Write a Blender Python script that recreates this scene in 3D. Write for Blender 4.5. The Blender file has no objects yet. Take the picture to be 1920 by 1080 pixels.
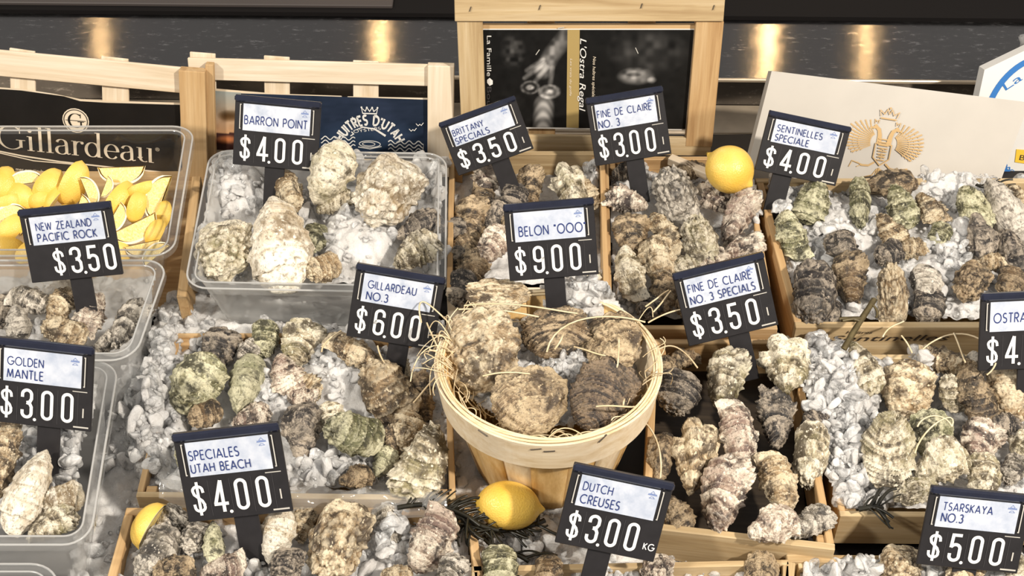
import bpy, bmesh, math, random
import numpy as np
from mathutils import Vector, Matrix, Euler

S = bpy.context.scene
COL = S.collection
PI = math.pi
# ------------------------------------------------------------------ camera, world, lights, exposure
EL = math.radians(45.0)
DIST = 1.54
F = 50.0 / 36.0 * 1920.0
CAM = Vector((0, -DIST * math.cos(EL), DIST * math.sin(EL)))
FWD = Vector((0, math.cos(EL), -math.sin(EL)))
UPV = Vector((0, math.sin(EL), math.cos(EL)))
RGT = Vector((1, 0, 0))
cd = bpy.data.cameras.new('camera'); cam = bpy.data.objects.new('camera', cd); COL.objects.link(cam)
cd.lens = 50; cd.sensor_width = 36; cd.clip_start = 0.02
cam.location = CAM; cam.rotation_euler = (PI / 2 - EL, 0, 0)
S.camera = cam
S.view_settings.view_transform = 'Standard'
try: S.view_settings.look = 'None'
except Exception: pass
S.view_settings.exposure = 0.12
S.view_settings.gamma = 1.0
S.view_settings.use_curve_mapping = False
cy = S.cycles
cy.max_bounces = 8; cy.diffuse_bounces = 3; cy.glossy_bounces = 3; cy.transmission_bounces = 6; cy.transparent_max_bounces = 16
cy.caustics_refractive = False; cy.caustics_reflective = False

W = bpy.data.worlds.new('market_hall_air'); S.world = W; W.use_nodes = True
W.node_tree.nodes['Background'].inputs[0].default_value = (1.0, 0.96, 0.91, 1)
W.node_tree.nodes['Background'].inputs[1].default_value = 0.40

def lamp(name, typ, loc, target, energy, color, size=0.2, spread=None):
    d = bpy.data.lights.new(name, typ); o = bpy.data.objects.new(name, d); COL.objects.link(o)
    d.energy = energy; d.color = color
    if typ == 'AREA':
        d.shape = 'DISK'; d.size = size
    else:
        d.shadow_soft_size = size
    o.location = loc
    if target is not None:
        o.rotation_euler = (Vector(target) - Vector(loc)).to_track_quat('-Z', 'Y').to_euler()
    return o
lamp('hall_lamp', 'AREA', (1.35, -1.25, 1.95), (0, 0, 0), 70, (1.0, 0.91, 0.79), 0.13)
lamp('hall_lamp', 'AREA', (-1.55, -1.05, 1.85), (0, 0, 0), 36, (1.0, 0.93, 0.82), 0.22)
for bx, by, bz, e in ((-0.836, 1.30, 0.66, 0.8), (-0.266, 1.30, 0.66, 1.4), (0.515, 1.30, 0.62, 2.2), (0.715, 1.30, 0.62, 1.0)):
    lamp('bulb', 'POINT', (bx, by, bz), None, e, (1.0, 0.64, 0.28), 0.014)

# ------------------------------------------------------------------ pixels (1920x1080) to points of the place
def ray(px, py):
    return FWD + RGT * ((px - 960.0) / F) + UPV * ((540.0 - py) / F)
def P(px, py, z=0.0):
    d = ray(px, py); t = (z - CAM.z) / d.z
    return CAM + d * t
class Plane:
    def __init__(s, p0, n):
        s.p0 = Vector(p0); s.n = Vector(n).normalized()
    def pt(s, px, py, off=0.0):
        d = ray(px, py); t = (s.p0 + s.n * off - CAM).dot(s.n) / d.dot(s.n)
        return CAM + d * t
    def frame(s, A, B, off=0.0):
        """matrix with origin at pixel A, x towards pixel B, z = the plane's normal; and the distance A-B"""
        a = s.pt(*A, off); b = s.pt(*B, off); x = (b - a); L = x.length; x.normalize()
        y = s.n.cross(x)
        return mat4(x, y, s.n, a), L
def mat4(x, y, z, o):
    return Matrix(((x[0], y[0], z[0], o[0]), (x[1], y[1], z[1], o[1]), (x[2], y[2], z[2], o[2]), (0, 0, 0, 1)))
def lean_plane(Y, z, lean, yaw=0.0):
    l = math.radians(lean); y = math.radians(yaw)
    return Plane((0, Y, z), (math.sin(y) * math.cos(l), -math.cos(y) * math.cos(l), math.sin(l)))

# ------------------------------------------------------------------ noise (numpy)
def _h(ix, iy, iz, s):
    with np.errstate(over='ignore'):
        n = (ix.astype(np.uint32) * np.uint32(374761393) + iy.astype(np.uint32) * np.uint32(668265263)
             + iz.astype(np.uint32) * np.uint32(2246822519) + np.uint32((s * 3266489917) & 0xffffffff))
        n = (n ^ (n >> np.uint32(13))) * np.uint32(1274126177)
        n = n ^ (n >> np.uint32(16))
    return n.astype(np.float64) / 4294967295.0
def vnoise(p, s=0):
    p = np.asarray(p, float); i = np.floor(p).astype(np.int64); f = p - i; f = f * f * f * (f * (f * 6 - 15) + 10)
    out = 0
    for dx in (0, 1):
        for dy in (0, 1):
            for dz in (0, 1):
                w = (f[:, 0] if dx else 1 - f[:, 0]) * (f[:, 1] if dy else 1 - f[:, 1]) * (f[:, 2] if dz else 1 - f[:, 2])
                out = out + w * _h(i[:, 0] + dx, i[:, 1] + dy, i[:, 2] + dz, s)
    return out * 2 - 1
def fbm(p, s=0, o=4):
    a = 1.0; r = 0; q = np.asarray(p, float)
    for k in range(o):
        r = r + a * vnoise(q, s + k * 17); q = q * 2.03; a *= 0.5
    return r / 1.9
def worley(p, s=0):
    p = np.asarray(p, float); i = np.floor(p).astype(np.int64); best = np.full(len(p), 9.0)
    for dx in (-1, 0, 1):
        for dy in (-1, 0, 1):
            for dz in (-1, 0, 1):
                c = i + np.array((dx, dy, dz))
                q = c + np.stack([_h(c[:, 0], c[:, 1], c[:, 2], s + k) for k in range(3)], 1)
                best = np.minimum(best, np.sqrt(((p - q) ** 2).sum(1)))
    return best

# ------------------------------------------------------------------ colours and materials
def C(r, g, b):
    f = lambda c: c / 12.92 if c <= 0.04045 else ((c + 0.055) / 1.055) ** 2.4
    return (f(r / 255), f(g / 255), f(b / 255), 1)
class NT:
    def __init__(s, name):
        s.m = bpy.data.materials.new(name); s.m.use_nodes = True; s.t = s.m.node_tree; s.t.nodes.clear()
        s.out = s.n('ShaderNodeOutputMaterial')
    def n(s, typ, **kw):
        n = s.t.nodes.new(typ)
        for k, v in kw.items():
            if k.startswith('i_'):
                key = k[2:]; key = int(key) if key.isdigit() else key.replace('_', ' ')
                n.inputs[key].default_value = v
            else: setattr(n, k, v)
        return n
    def l(s, a, b): s.t.links.new(a, b)
    def math(s, op, a, b=None, c=None):
        n = s.n('ShaderNodeMath', operation=op)
        for k, v in enumerate((a, b, c)):
            if v is None: continue
            if isinstance(v, (int, float)): n.inputs[k].default_value = v
            else: s.l(v, n.inputs[k])
        return n.outputs[0]
    def mix(s, fac, a, b, blend='MIX'):
        n = s.n('ShaderNodeMix', data_type='RGBA', blend_type=blend)
        for sock, v in ((n.inputs[0], fac), (n.inputs[6], a), (n.inputs[7], b)):
            if isinstance(v, (int, float, tuple)): sock.default_value = v
            else: s.l(v, sock)
        return n.outputs[2]
    def ramp(s, fac, stops, interp='LINEAR'):
        n = s.n('ShaderNodeValToRGB'); n.color_ramp.interpolation = interp
        e = n.color_ramp.elements
        while len(e) < len(stops): e.new(0.5)
        for k, (p, c) in enumerate(stops):
            e[k].position = p; e[k].color = c if isinstance(c, tuple) else (c, c, c, 1)
        s.l(fac, n.inputs[0]); return n.outputs[0]
    def noise(s, vec, scale, detail=4, rough=0.55, w=None, dist=0.0):
        n = s.n('ShaderNodeTexNoise'); n.inputs['Scale'].default_value = scale; n.inputs['Detail'].default_value = detail
        n.inputs['Roughness'].default_value = rough; n.inputs['Distortion'].default_value = dist
        if w is not None:
            n.noise_dimensions = '4D'; s.l(w, n.inputs['W'])
        if vec is not None: s.l(vec, n.inputs['Vector'])
        return n.outputs['Fac']
    def bsdf(s, color=None, rough=0.5, **kw):
        n = s.n('ShaderNodeBsdfPrincipled')
        if color is not None:
            if isinstance(color, tuple): n.inputs['Base Color'].default_value = color
            else: s.l(color, n.inputs['Base Color'])
        if isinstance(rough, (int, float)): n.inputs['Roughness'].default_value = rough
        else: s.l(rough, n.inputs['Roughness'])
        for k, v in kw.items(): n.inputs[k.replace('_', ' ')].default_value = v
        return n
    def bump(s, h, strength, dist, node):
        b = s.n('ShaderNodeBump'); b.inputs['Strength'].default_value = strength; b.inputs['Distance'].default_value = dist
        s.l(h, b.inputs['Height']); s.l(b.outputs[0], node.inputs['Normal'])
    def done(s, sock):
        s.l(sock, s.out.inputs['Surface']); return s.m
    def obj(s, scale=None):
        tc = s.n('ShaderNodeTexCoord')
        if scale is None: return tc.outputs['Object']
        mp = s.n('ShaderNodeMapping'); mp.inputs['Scale'].default_value = scale; s.l(tc.outputs['Object'], mp.inputs['Vector'])
        return mp.outputs[0]
    def rnd(s): return s.n('ShaderNodeObjectInfo').outputs['Random']

def plain(name, col, rough=0.5, spec=0.5, metallic=0.0, mott=0.0, scale=60, bump=0.0):
    t = NT(name); c = col
    if mott:
        v = t.obj(); f = t.noise(v, scale, 5)
        c = t.mix(t.ramp(f, [(0.35, 0.0), (0.65, 1.0)]), tuple(x * (1 - mott) for x in col[:3]) + (1,), col)
    b = t.bsdf(c, rough, Metallic=metallic); b.inputs['Specular IOR Level'].default_value = spec
    if bump: t.bump(t.noise(t.obj(), scale * 3, 3), bump, 0.001, b)
    return t.done(b.outputs[0])

def wood(name, dark, mid, light, rough=0.6):
    t = NT(name); r = t.rnd(); w = t.math('MULTIPLY', r, 37.0)
    v = t.obj((3.5, 60, 60)); g = t.noise(v, 1.6, 7, 0.62, w, 0.6)
    v2 = t.obj((8, 300, 300)); g2 = t.noise(v2, 1.0, 3, 0.6, w)
    v3 = t.obj((14, 30, 30)); k = t.noise(v3, 1.0, 2, 0.5, w)
    c = t.ramp(g, [(0.28, dark), (0.5, mid), (0.75, light)])
    c = t.mix(t.ramp(g2, [(0.4, 0.28), (0.62, 0.0)]), c, dark)
    c = t.mix(t.ramp(k, [(0.66, 0.0), (0.76, 0.35)]), c, dark)
    b = t.bsdf(c, rough); b.inputs['Specular IOR Level'].default_value = 0.3
    t.bump(g2, 0.25, 0.0006, b)
    return t.done(b.outputs[0])

PAL = {  # dark, mid, light, accent
    'cream': (C(78, 68, 52), C(178, 164, 136), C(234, 224, 202), C(146, 138, 98)),
    'olive': (C(54, 52, 38), C(126, 121, 90), C(208, 203, 172), C(102, 104, 66)),
    'tan': (C(70, 57, 43), C(164, 141, 108), C(226, 210, 180), C(148, 119, 80)),
    'brown': (C(40, 33, 27), C(104, 87, 66), C(184, 163, 132), C(118, 92, 60)),
    'dark': (C(28, 25, 26), C(66, 59, 55), C(176, 163, 146), C(60, 55, 50)),
    'mauve': (C(50, 40, 38), C(162, 142, 124), C(236, 223, 204), C(146, 120, 108)),
    'grey': (C(50, 46, 43), C(128, 119, 107), C(216, 207, 193), C(108, 101, 86)),
    'white': (C(128, 110, 84), C(206, 193, 168), C(238, 230, 214), C(182, 156, 116)),
    'belon': (C(66, 53, 40), C(140, 119, 91), C(196, 176, 143), C(116, 94, 66)),
    'belondark': (C(38, 31, 27), C(86, 71, 58), C(142, 122, 98), C(66, 53, 43)),
}
def shell(name, pal, band=0.5):
    dark, mid, light, acc = PAL[pal]
    t = NT(name); r = t.rnd(); w = t.math('MULTIPLY', r, 53.0)
    v = t.obj()
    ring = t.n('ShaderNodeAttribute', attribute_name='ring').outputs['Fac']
    lay = t.n('ShaderNodeAttribute', attribute_name='layer').outputs['Fac']
    bar = t.n('ShaderNodeAttribute', attribute_name='crust').outputs['Fac']
    n1 = t.noise(v, 3.4, 9, 0.7, w, 1.2)
    n1 = t.math('ADD', n1, t.math('MULTIPLY_ADD', lay, 0.20, -0.10))
    c = t.ramp(n1, [(0.36, dark), (0.45, mid), (0.54, light), (0.66, light), (0.74, mid)])
    n2 = t.noise(v, 1.9, 4, 0.6, t.math('ADD', w, 9.0))
    c = t.mix(t.ramp(n2, [(0.48, 0.0), (0.64, 0.7)]), c, acc)
    # growth lines: a pale lip on every plate and a dark seam behind it, with crevice shade painted in
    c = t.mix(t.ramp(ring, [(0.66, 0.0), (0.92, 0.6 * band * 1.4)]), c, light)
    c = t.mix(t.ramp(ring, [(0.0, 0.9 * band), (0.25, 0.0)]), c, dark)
    c = t.mix(t.ramp(bar, [(0.15, 0.0), (0.6, 0.55)]), c, light)
    n5 = t.noise(v, 2.3, 5, 0.65, t.math('ADD', w, 33.0), 0.6)
    c = t.mix(t.ramp(n5, [(0.52, 0.0), (0.61, 0.92)]), c, dark)
    n3 = t.noise(v, 9.0, 6, 0.72, t.math('ADD', w, 21.0))
    c = t.mix(t.ramp(n3, [(0.55, 0.0), (0.64, 0.65)]), c, tuple(x * 0.8 for x in dark[:3]) + (1,))
    n4 = t.noise(v, 24.0, 4, 0.7, w)
    c = t.mix(t.ramp(n4, [(0.36, 0.7), (0.46, 0.0)]), c, tuple(x * 0.6 for x in dark[:3]) + (1,))
    n6 = t.noise(v, 19.0, 3, 0.6, t.math('ADD', w, 3.0))
    c = t.mix(t.ramp(n6, [(0.60, 0.0), (0.66, 0.8)]), c, tuple(min(1, x * 1.15) for x in light[:3]) + (1,))
    hv = t.n('ShaderNodeHueSaturation'); t.l(c, hv.inputs['Color'])
    t.l(t.math('MULTIPLY_ADD', r, 0.3, 0.86), hv.inputs['Value'])
    b = t.bsdf(hv.outputs[0], t.ramp(n4, [(0.3, 0.32), (0.7, 0.62)])); b.inputs['Specular IOR Level'].default_value = 0.5
    hgt = t.math('ADD', t.math('MULTIPLY', n3, 0.7), t.math('MULTIPLY', n4, 0.5))
    t.bump(hgt, 0.9, 0.0022, b)
    return t.done(b.outputs[0])

def ice_chunk_mat():
    t = NT('clear_ice'); v = t.obj()
    f = t.noise(v, 70, 5, 0.65)
    d = t.bsdf((0.96, 0.96, 0.96, 1), 0.08); d.inputs['Specular IOR Level'].default_value = 0.9
    bp = t.n('ShaderNodeBump'); bp.inputs['Strength'].default_value = 0.45; bp.inputs['Distance'].default_value = 0.002
    t.l(t.noise(v, 240, 4, 0.6), bp.inputs['Height']); t.l(bp.outputs[0], d.inputs['Normal'])
    tr = t.n('ShaderNodeBsdfTransparent'); tr.inputs[0].default_value = (0.985, 0.985, 0.985, 1)
    gl = t.n('ShaderNodeBsdfGlossy'); gl.inputs['Roughness'].default_value = 0.05; t.l(bp.outputs[0], gl.inputs['Normal'])
    fr = t.n('ShaderNodeFresnel'); fr.inputs[0].default_value = 1.31; t.l(bp.outputs[0], fr.inputs['Normal'])
    c = t.n('ShaderNodeMixShader'); t.l(fr.outputs[0], c.inputs[0]); t.l(tr.outputs[0], c.inputs[1]); t.l(gl.outputs[0], c.inputs[2])
    m = t.n('ShaderNodeMixShader'); t.l(t.ramp(f, [(0.40, 0.10), (0.62, 0.60)]), m.inputs[0]); t.l(c.outputs[0], m.inputs[1]); t.l(d.outputs[0], m.inputs[2])
    return t.done(m.outputs[0])
def ice_bed_mat():
    t = NT('packed_ice'); v = t.obj(); f = t.noise(v, 55, 6, 0.65); g = t.noise(v, 16, 3)
    c = t.ramp(f, [(0.3, C(208, 205, 202)), (0.5, C(229, 227, 225)), (0.72, C(246, 246, 246))])
    c = t.mix(t.ramp(g, [(0.45, 0.0), (0.7, 0.5)]), c, C(208, 203, 197))
    b = t.bsdf(c, 0.2); b.inputs['Specular IOR Level'].default_value = 0.7
    b.inputs['Subsurface Weight'].default_value = 0.7; b.inputs['Subsurface Radius'].default_value = (0.008, 0.008, 0.008); b.inputs['Subsurface Scale'].default_value = 1.0
    t.bump(t.noise(v, 170, 5, 0.7), 0.8, 0.004, b)
    return t.done(b.outputs[0])
def clear_plastic(name, haze=0.06, tint=(0.97, 0.98, 0.98, 1)):
    t = NT(name)
    tr = t.n('ShaderNodeBsdfTransparent'); tr.inputs[0].default_value = tint
    gl = t.n('ShaderNodeBsdfGlossy'); gl.inputs['Roughness'].default_value = 0.07; gl.inputs[0].default_value = (1, 1, 1, 1)
    d1 = t.n('ShaderNodeBsdfDiffuse'); d1.inputs[0].default_value = (0.88, 0.87, 0.86, 1)
    d2 = t.n('ShaderNodeBsdfTranslucent'); d2.inputs[0].default_value = (0.88, 0.87, 0.86, 1)
    df = t.n('ShaderNodeMixShader'); df.inputs[0].default_value = 0.45; t.l(d1.outputs[0], df.inputs[1]); t.l(d2.outputs[0], df.inputs[2])
    lw = t.n('ShaderNodeLayerWeight'); lw.inputs[0].default_value = 0.35
    f = t.ramp(lw.outputs['Facing'], [(0.0, 0.04), (0.6, 0.12), (1.0, 0.8)])
    a = t.n('ShaderNodeMixShader'); a.inputs[0].default_value = haze; t.l(tr.outputs[0], a.inputs[1]); t.l(df.outputs[0], a.inputs[2])
    m = t.n('ShaderNodeMixShader'); t.l(f, m.inputs[0]); t.l(a.outputs[0], m.inputs[1]); t.l(gl.outputs[0], m.inputs[2])
    return t.done(m.outputs[0])
def steel(name, col, rough=0.3):
    t = NT(name); k = t.noise(t.obj((26, 70, 70)), 2.2, 8, 0.78); w = t.noise(t.obj((9, 14, 14)), 1.0, 2, 0.5)
    c = t.mix(t.ramp(k, [(0.57, 0.0), (0.66, 0.7)]), col, tuple(min(1, x * 3.0) for x in col[:3]) + (1,))
    b = t.bsdf(c, t.ramp(k, [(0.3, rough - 0.03), (0.7, rough + 0.05)]), Metallic=1.0); b.inputs['Anisotropic'].default_value = 0.9
    tg = t.n('ShaderNodeTangent', direction_type='RADIAL', axis='X'); t.l(tg.outputs[0], b.inputs['Tangent'])
    t.bump(w, 0.06, 0.01, b)
    return t.done(b.outputs[0])
def lemon_mat():
    t = NT('lemon_peel'); v = t.obj(); f = t.noise(v, 2.0, 3, 0.5, t.math('MULTIPLY', t.rnd(), 30.0))
    c = t.ramp(f, [(0.35, C(236, 190, 78)), (0.6, C(244, 206, 102)), (0.8, C(248, 220, 140))])
    b = t.bsdf(c, 0.38); b.inputs['Specular IOR Level'].default_value = 0.5
    vo = t.n('ShaderNodeTexVoronoi'); vo.inputs['Scale'].default_value = 38; t.l(v, vo.inputs['Vector'])
    t.bump(vo.outputs[0], 0.25, 0.0012, b)
    return t.done(b.outputs[0])
def flesh_mat():
    t = NT('lemon_flesh'); v = t.obj((4, 22, 22)); f = t.noise(v, 1.5, 4, 0.6, t.math('MULTIPLY', t.rnd(), 30.0))
    c = t.ramp(f, [(0.3, C(236, 196, 96)), (0.55, C(246, 222, 150)), (0.75, C(250, 238, 196))])
    b = t.bsdf(c, 0.22); b.inputs['Subsurface Weight'].default_value = 0.25; b.inputs['Subsurface Radius'].default_value = (0.008, 0.006, 0.002)
    t.bump(f, 0.4, 0.002, b)
    return t.done(b.outputs[0])
def print_mat(name, grain=0.0, rough=0.4):
    """ink on paper: colours come from the sheet's own colour layer (a printed picture)"""
    t = NT(name); a = t.n('ShaderNodeVertexColor', layer_name='ink').outputs[0]
    if grain:
        f = t.noise(t.obj(), 260, 6, 0.7); a = t.mix(grain, a, t.ramp(f, [(0.3, 0.0), (0.7, 1.0)]), 'OVERLAY')
    b = t.bsdf(a, rough); b.inputs['Specular IOR Level'].default_value = 0.2; return t.done(b.outputs[0])

M = {}
M['sign'] = plain('sign_plastic', C(40, 38, 40), 0.42, 0.4, mott=0.2, scale=90)
M['rail'] = plain('navy_rail', C(34, 38, 56), 0.25, 0.5, mott=0.25, scale=60)
def card_mat():
    t = NT('frosted_card'); v = t.obj(); f = t.noise(v, 70, 6, 0.65, t.math('MULTIPLY', t.rnd(), 40.0)); g = t.noise(v, 24, 3, 0.6, t.math('MULTIPLY', t.rnd(), 40.0))
    c = t.ramp(f, [(0.32, C(176, 186, 204)), (0.5, C(205, 211, 224)), (0.68, C(228, 231, 238))])
    c = t.mix(t.ramp(g, [(0.42, 0.45), (0.6, 0.0)]), c, C(170, 180, 200))
    b = t.bsdf(c, 0.35); return t.done(b.outputs[0])
M['card'] = card_mat()
M['digit'] = plain('price_digit', C(226, 226, 226), 0.45)
M['ink'] = plain('blue_ink', C(34, 52, 112), 0.5)
M['emblem'] = plain('pale_blue_ink', C(120, 138, 184), 0.5)
M['clip'] = plain('card_clip', C(196, 192, 184), 0.3)
M['seam'] = plain('flap_seam', C(70, 68, 70), 0.4)
M['pine'] = wood('pale_poplar', C(204, 182, 150), C(230, 214, 190), C(243, 232, 214))
M['gold'] = wood('golden_pine', C(160, 122, 80), C(198, 164, 118), C(216, 188, 146))
M['ash'] = wood('crate_pine', C(158, 130, 92), C(198, 174, 134), C(216, 197, 163))
M['shadewood'] = wood('shade_dark_wood', C(34, 29, 25), C(54, 46, 38), C(72, 62, 50), 0.4)  # crate base colour darkened to paint in the shade between the oysters
M['veneer'] = wood('basket_veneer', C(190, 146, 82), C(222, 186, 126), C(236, 208, 160))
M['veneer2'] = wood('basket_veneer_pale', C(214, 188, 146), C(238, 220, 190), C(246, 234, 212))
M['steel'] = steel('brushed_steel', (0.145, 0.14, 0.14, 1), 0.17)
M['ledge'] = plain('glow_painted_steel', C(196, 180, 158), 0.35, 0.6, 0.35, 0.15, 40)  # pale warm colour paints in the lamp glow the steel would reflect
M['black'] = plain('black_counter', C(40, 37, 37), 0.5, 0.3, mott=0.3, scale=20)
M['void'] = plain('rear_darkness', C(24, 22, 22), 0.7, 0.1); M['shelf'] = plain('dark_shelf', C(72, 66, 64), 0.5, 0.3)
M['ice'] = ice_chunk_mat(); M['bed'] = ice_bed_mat()
M['tub'] = clear_plastic('clear_plastic', 0.02); M['film'] = clear_plastic('thin_film', 0.28)
M['frosted'] = clear_plastic('frosted_plastic', 0.42); M['misty'] = clear_plastic('misty_plastic', 0.2); M['glint'] = clear_plastic('rim_glint_white', 0.6); M['rim'] = clear_plastic('clear_rim', 0.10)
M['lemon'] = lemon_mat(); M['flesh'] = flesh_mat(); M['pith'] = plain('lemon_pith', C(248, 238, 206), 0.5)
M['navel'] = plain('lemon_tip', C(150, 128, 50), 0.7)
M['straw'] = wood('raffia', C(214, 186, 142), C(236, 216, 178), C(248, 236, 212))
M['weed'] = plain('seaweed', C(44, 42, 34), 0.3, 0.5, mott=0.4, scale=120)
M['stemweed'] = plain('dry_seaweed', C(104, 92, 62), 0.5, 0.4, mott=0.4, scale=120)
M['white'] = plain('white_print', C(226, 224, 220), 0.5)
M['cream'] = plain('cream_print', C(226, 212, 190), 0.5)
M['blackpaper'] = plain('black_paper', C(26, 24, 23), 0.42, 0.25, mott=0.3, scale=25)
M['goldink'] = plain('gold_ink', C(186, 152, 98), 0.4)
M['khaki'] = plain('khaki_print', C(170, 146, 92), 0.5)
M['board'] = plain('white_board', C(186, 180, 171), 0.45, mott=0.06, scale=18)
M['bluep'] = plain('blue_print', C(42, 112, 184), 0.5)
M['yellowp'] = plain('yellow_print', C(240, 196, 60), 0.5)
M['blackink'] = plain('black_ink', C(52, 42, 34), 0.6)
M['print'] = print_mat('printed_photo', 0.0); M['print2'] = print_mat('printed_photo_grainy', 0.35)
M['staple'] = plain('staple', C(120, 112, 104), 0.35, metallic=0.8)
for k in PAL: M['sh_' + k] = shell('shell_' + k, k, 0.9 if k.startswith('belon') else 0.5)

# ------------------------------------------------------------------ building helpers
I4 = Matrix.Identity(4)
def mesh(name, v, f, smooth=False):
    me = bpy.data.meshes.new(name); me.from_pydata([tuple(x) for x in v], [], [tuple(x) for x in f]); me.update()
    if smooth: me.polygons.foreach_set('use_smooth', [True] * len(me.polygons))
    return me
def bmmesh(name, bm, smooth=False):
    me = bpy.data.meshes.new(name); bm.to_mesh(me); bm.free()
    if smooth: me.polygons.foreach_set('use_smooth', [True] * len(me.polygons))
    return me
def link(name, me, m, parent=None, mw=I4):
    o = bpy.data.objects.new(name, me); COL.objects.link(o)
    for x in (m if isinstance(m, (list, tuple)) else [m]):
        if x is not None and len(me.materials) < (len(m) if isinstance(m, (list, tuple)) else 1): me.materials.append(x)
    put(o, mw, parent); return o
WM = {}
def put(o, mw, parent=None):
    WM[o.name] = mw.copy()
    if parent is not None:
        o.parent = parent; o.matrix_parent_inverse = I4
        o.matrix_basis = WM[parent.name].inverted() @ mw
    else: o.matrix_basis = mw
def empty(name, mw):
    o = bpy.data.objects.new(name, None); COL.objects.link(o); o.empty_display_size = 0.01
    put(o, mw); return o
def tag(o, label, cat, group=None, kind=None):
    o['label'] = label; o['category'] = cat
    if group: o['group'] = group
    if kind: o['kind'] = kind
    return o
def struct(o, label=None):
    o['kind'] = 'structure'
    if label: o['label'] = label; o['category'] = 'structure'
    return o
def boxmesh(sx, sy, sz, bev=0.0006, off=(0, 0, 0), name='box'):
    bm = bmesh.new(); bmesh.ops.create_cube(bm, size=1.0)
    for v in bm.verts: v.co = Vector((v.co.x * sx + off[0], v.co.y * sy + off[1], v.co.z * sz + off[2]))
    if bev: bmesh.ops.bevel(bm, geom=bm.edges[:], offset=min(bev, 0.3 * min(sx, sy, sz)), segments=1, affect='EDGES')
    return bmmesh(name, bm)
def board(name, a, b, up, thick, height, m, parent, inward=0.0):
    """plank from a to b (its top edge), hanging down by height along -up; thick across"""
    a = Vector(a); b = Vector(b); x = b - a; L = x.length; x.normalize()
    y = Vector(up).cross(x).normalized(); z = x.cross(y).normalized()
    o = (a + b) / 2 - z * (height / 2) + y * inward
    return link(name, boxmesh(L, thick, height, 0.0007, name=name), m, parent, mat4(x, y, z, o))

class G2:
    """flat drawing in local x,y: strokes, polygons"""
    def __init__(s): s.v = []; s.f = []; s.c = []; s.l = []; s.k = 0
    def lay(s):
        s.l += [s.k] * (len(s.v) - len(s.l)); s.k += 1
    def poly(s, pts, z=0.0, col=None):
        b = len(s.v); s.v += [(p[0], p[1], z) for p in pts]; s.f.append(tuple(range(b, b + len(pts))))
        s.c += [col] * len(pts); s.lay()
    def stroke(s, pts, w, z=0.0, nib=None, closed=False, taper=None):
        pts = [np.array(p, float) for p in pts]; n = len(pts)
        if n < 2: return
        b = len(s.v)
        for i in range(n):
            p0 = pts[i - 1] if i > 0 else (pts[-2] if closed else None); p1 = pts[i + 1] if i < n - 1 else (pts[1] if closed else None)
            d0 = (pts[i] - p0) if p0 is not None else (p1 - pts[i]); d1 = (p1 - pts[i]) if p1 is not None else d0
            d0 = d0 / (np.linalg.norm(d0) + 1e-12); d1 = d1 / (np.linalg.norm(d1) + 1e-12)
            t = d0 + d1; t = t / (np.linalg.norm(t) + 1e-12); nn = np.array((-t[1], t[0])); k = 1.0 / max(0.5, abs(t @ d0))
            ww = w
            if nib: ww = nib[0] + (nib[1] - nib[0]) * abs(t[1]) ** 1.6
            if taper: ww = w * (taper[0] + (taper[1] - taper[0]) * i / (n - 1))
            a = pts[i] + nn * ww * 0.5 * k; c = pts[i] - nn * ww * 0.5 * k
            s.v += [(a[0], a[1], z), (c[0], c[1], z)]; s.c += [None, None]
        for i in range(n - 1):
            q = b + 2 * i; s.f.append((q + 1, q + 3, q + 2, q))
        s.lay()
    def disc(s, c, r, z=0.0, n=20, ry=None):
        s.poly([(c[0] + r * math.cos(2 * PI * k / n), c[1] + (ry or r) * math.sin(2 * PI * k / n)) for k in range(n)], z)
    def ring(s, c, r, w, z=0.0, n=40, ry=None):
        s.stroke([(c[0] + r * math.cos(2 * PI * k / n), c[1] + (ry or r) * math.sin(2 * PI * k / n)) for k in range(n + 1)], w, z, closed=True)
    def add(s, other, fn=None, z=0.0):
        b = len(s.v)
        for q in other.v:
            p = fn(q[0], q[1]) if fn else q
            s.v.append((p[0], p[1], z)); s.c.append(None)
        s.f += [tuple(i + b for i in f) for f in other.f]
        ol = (other.l + [0] * len(other.v))[:len(other.v)]
        s.l += [s.k + q for q in ol]; s.k += max(ol + [0]) + 1
    def mesh(s, name):
        l = (s.l + [0] * len(s.v))[:len(s.v)]         # each pen stroke lies a hair above the last
        return mesh(name, [(v[0], v[1], v[2] + 1.2e-5 * k) for v, k in zip(s.v, l)], s.f)
def arc(cx, cy, rx, ry, a0, a1, n=10):
    return [(cx + rx * math.cos(math.radians(a0 + (a1 - a0) * k / n)), cy + ry * math.sin(math.radians(a0 + (a1 - a0) * k / n))) for k in range(n + 1)]
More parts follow.
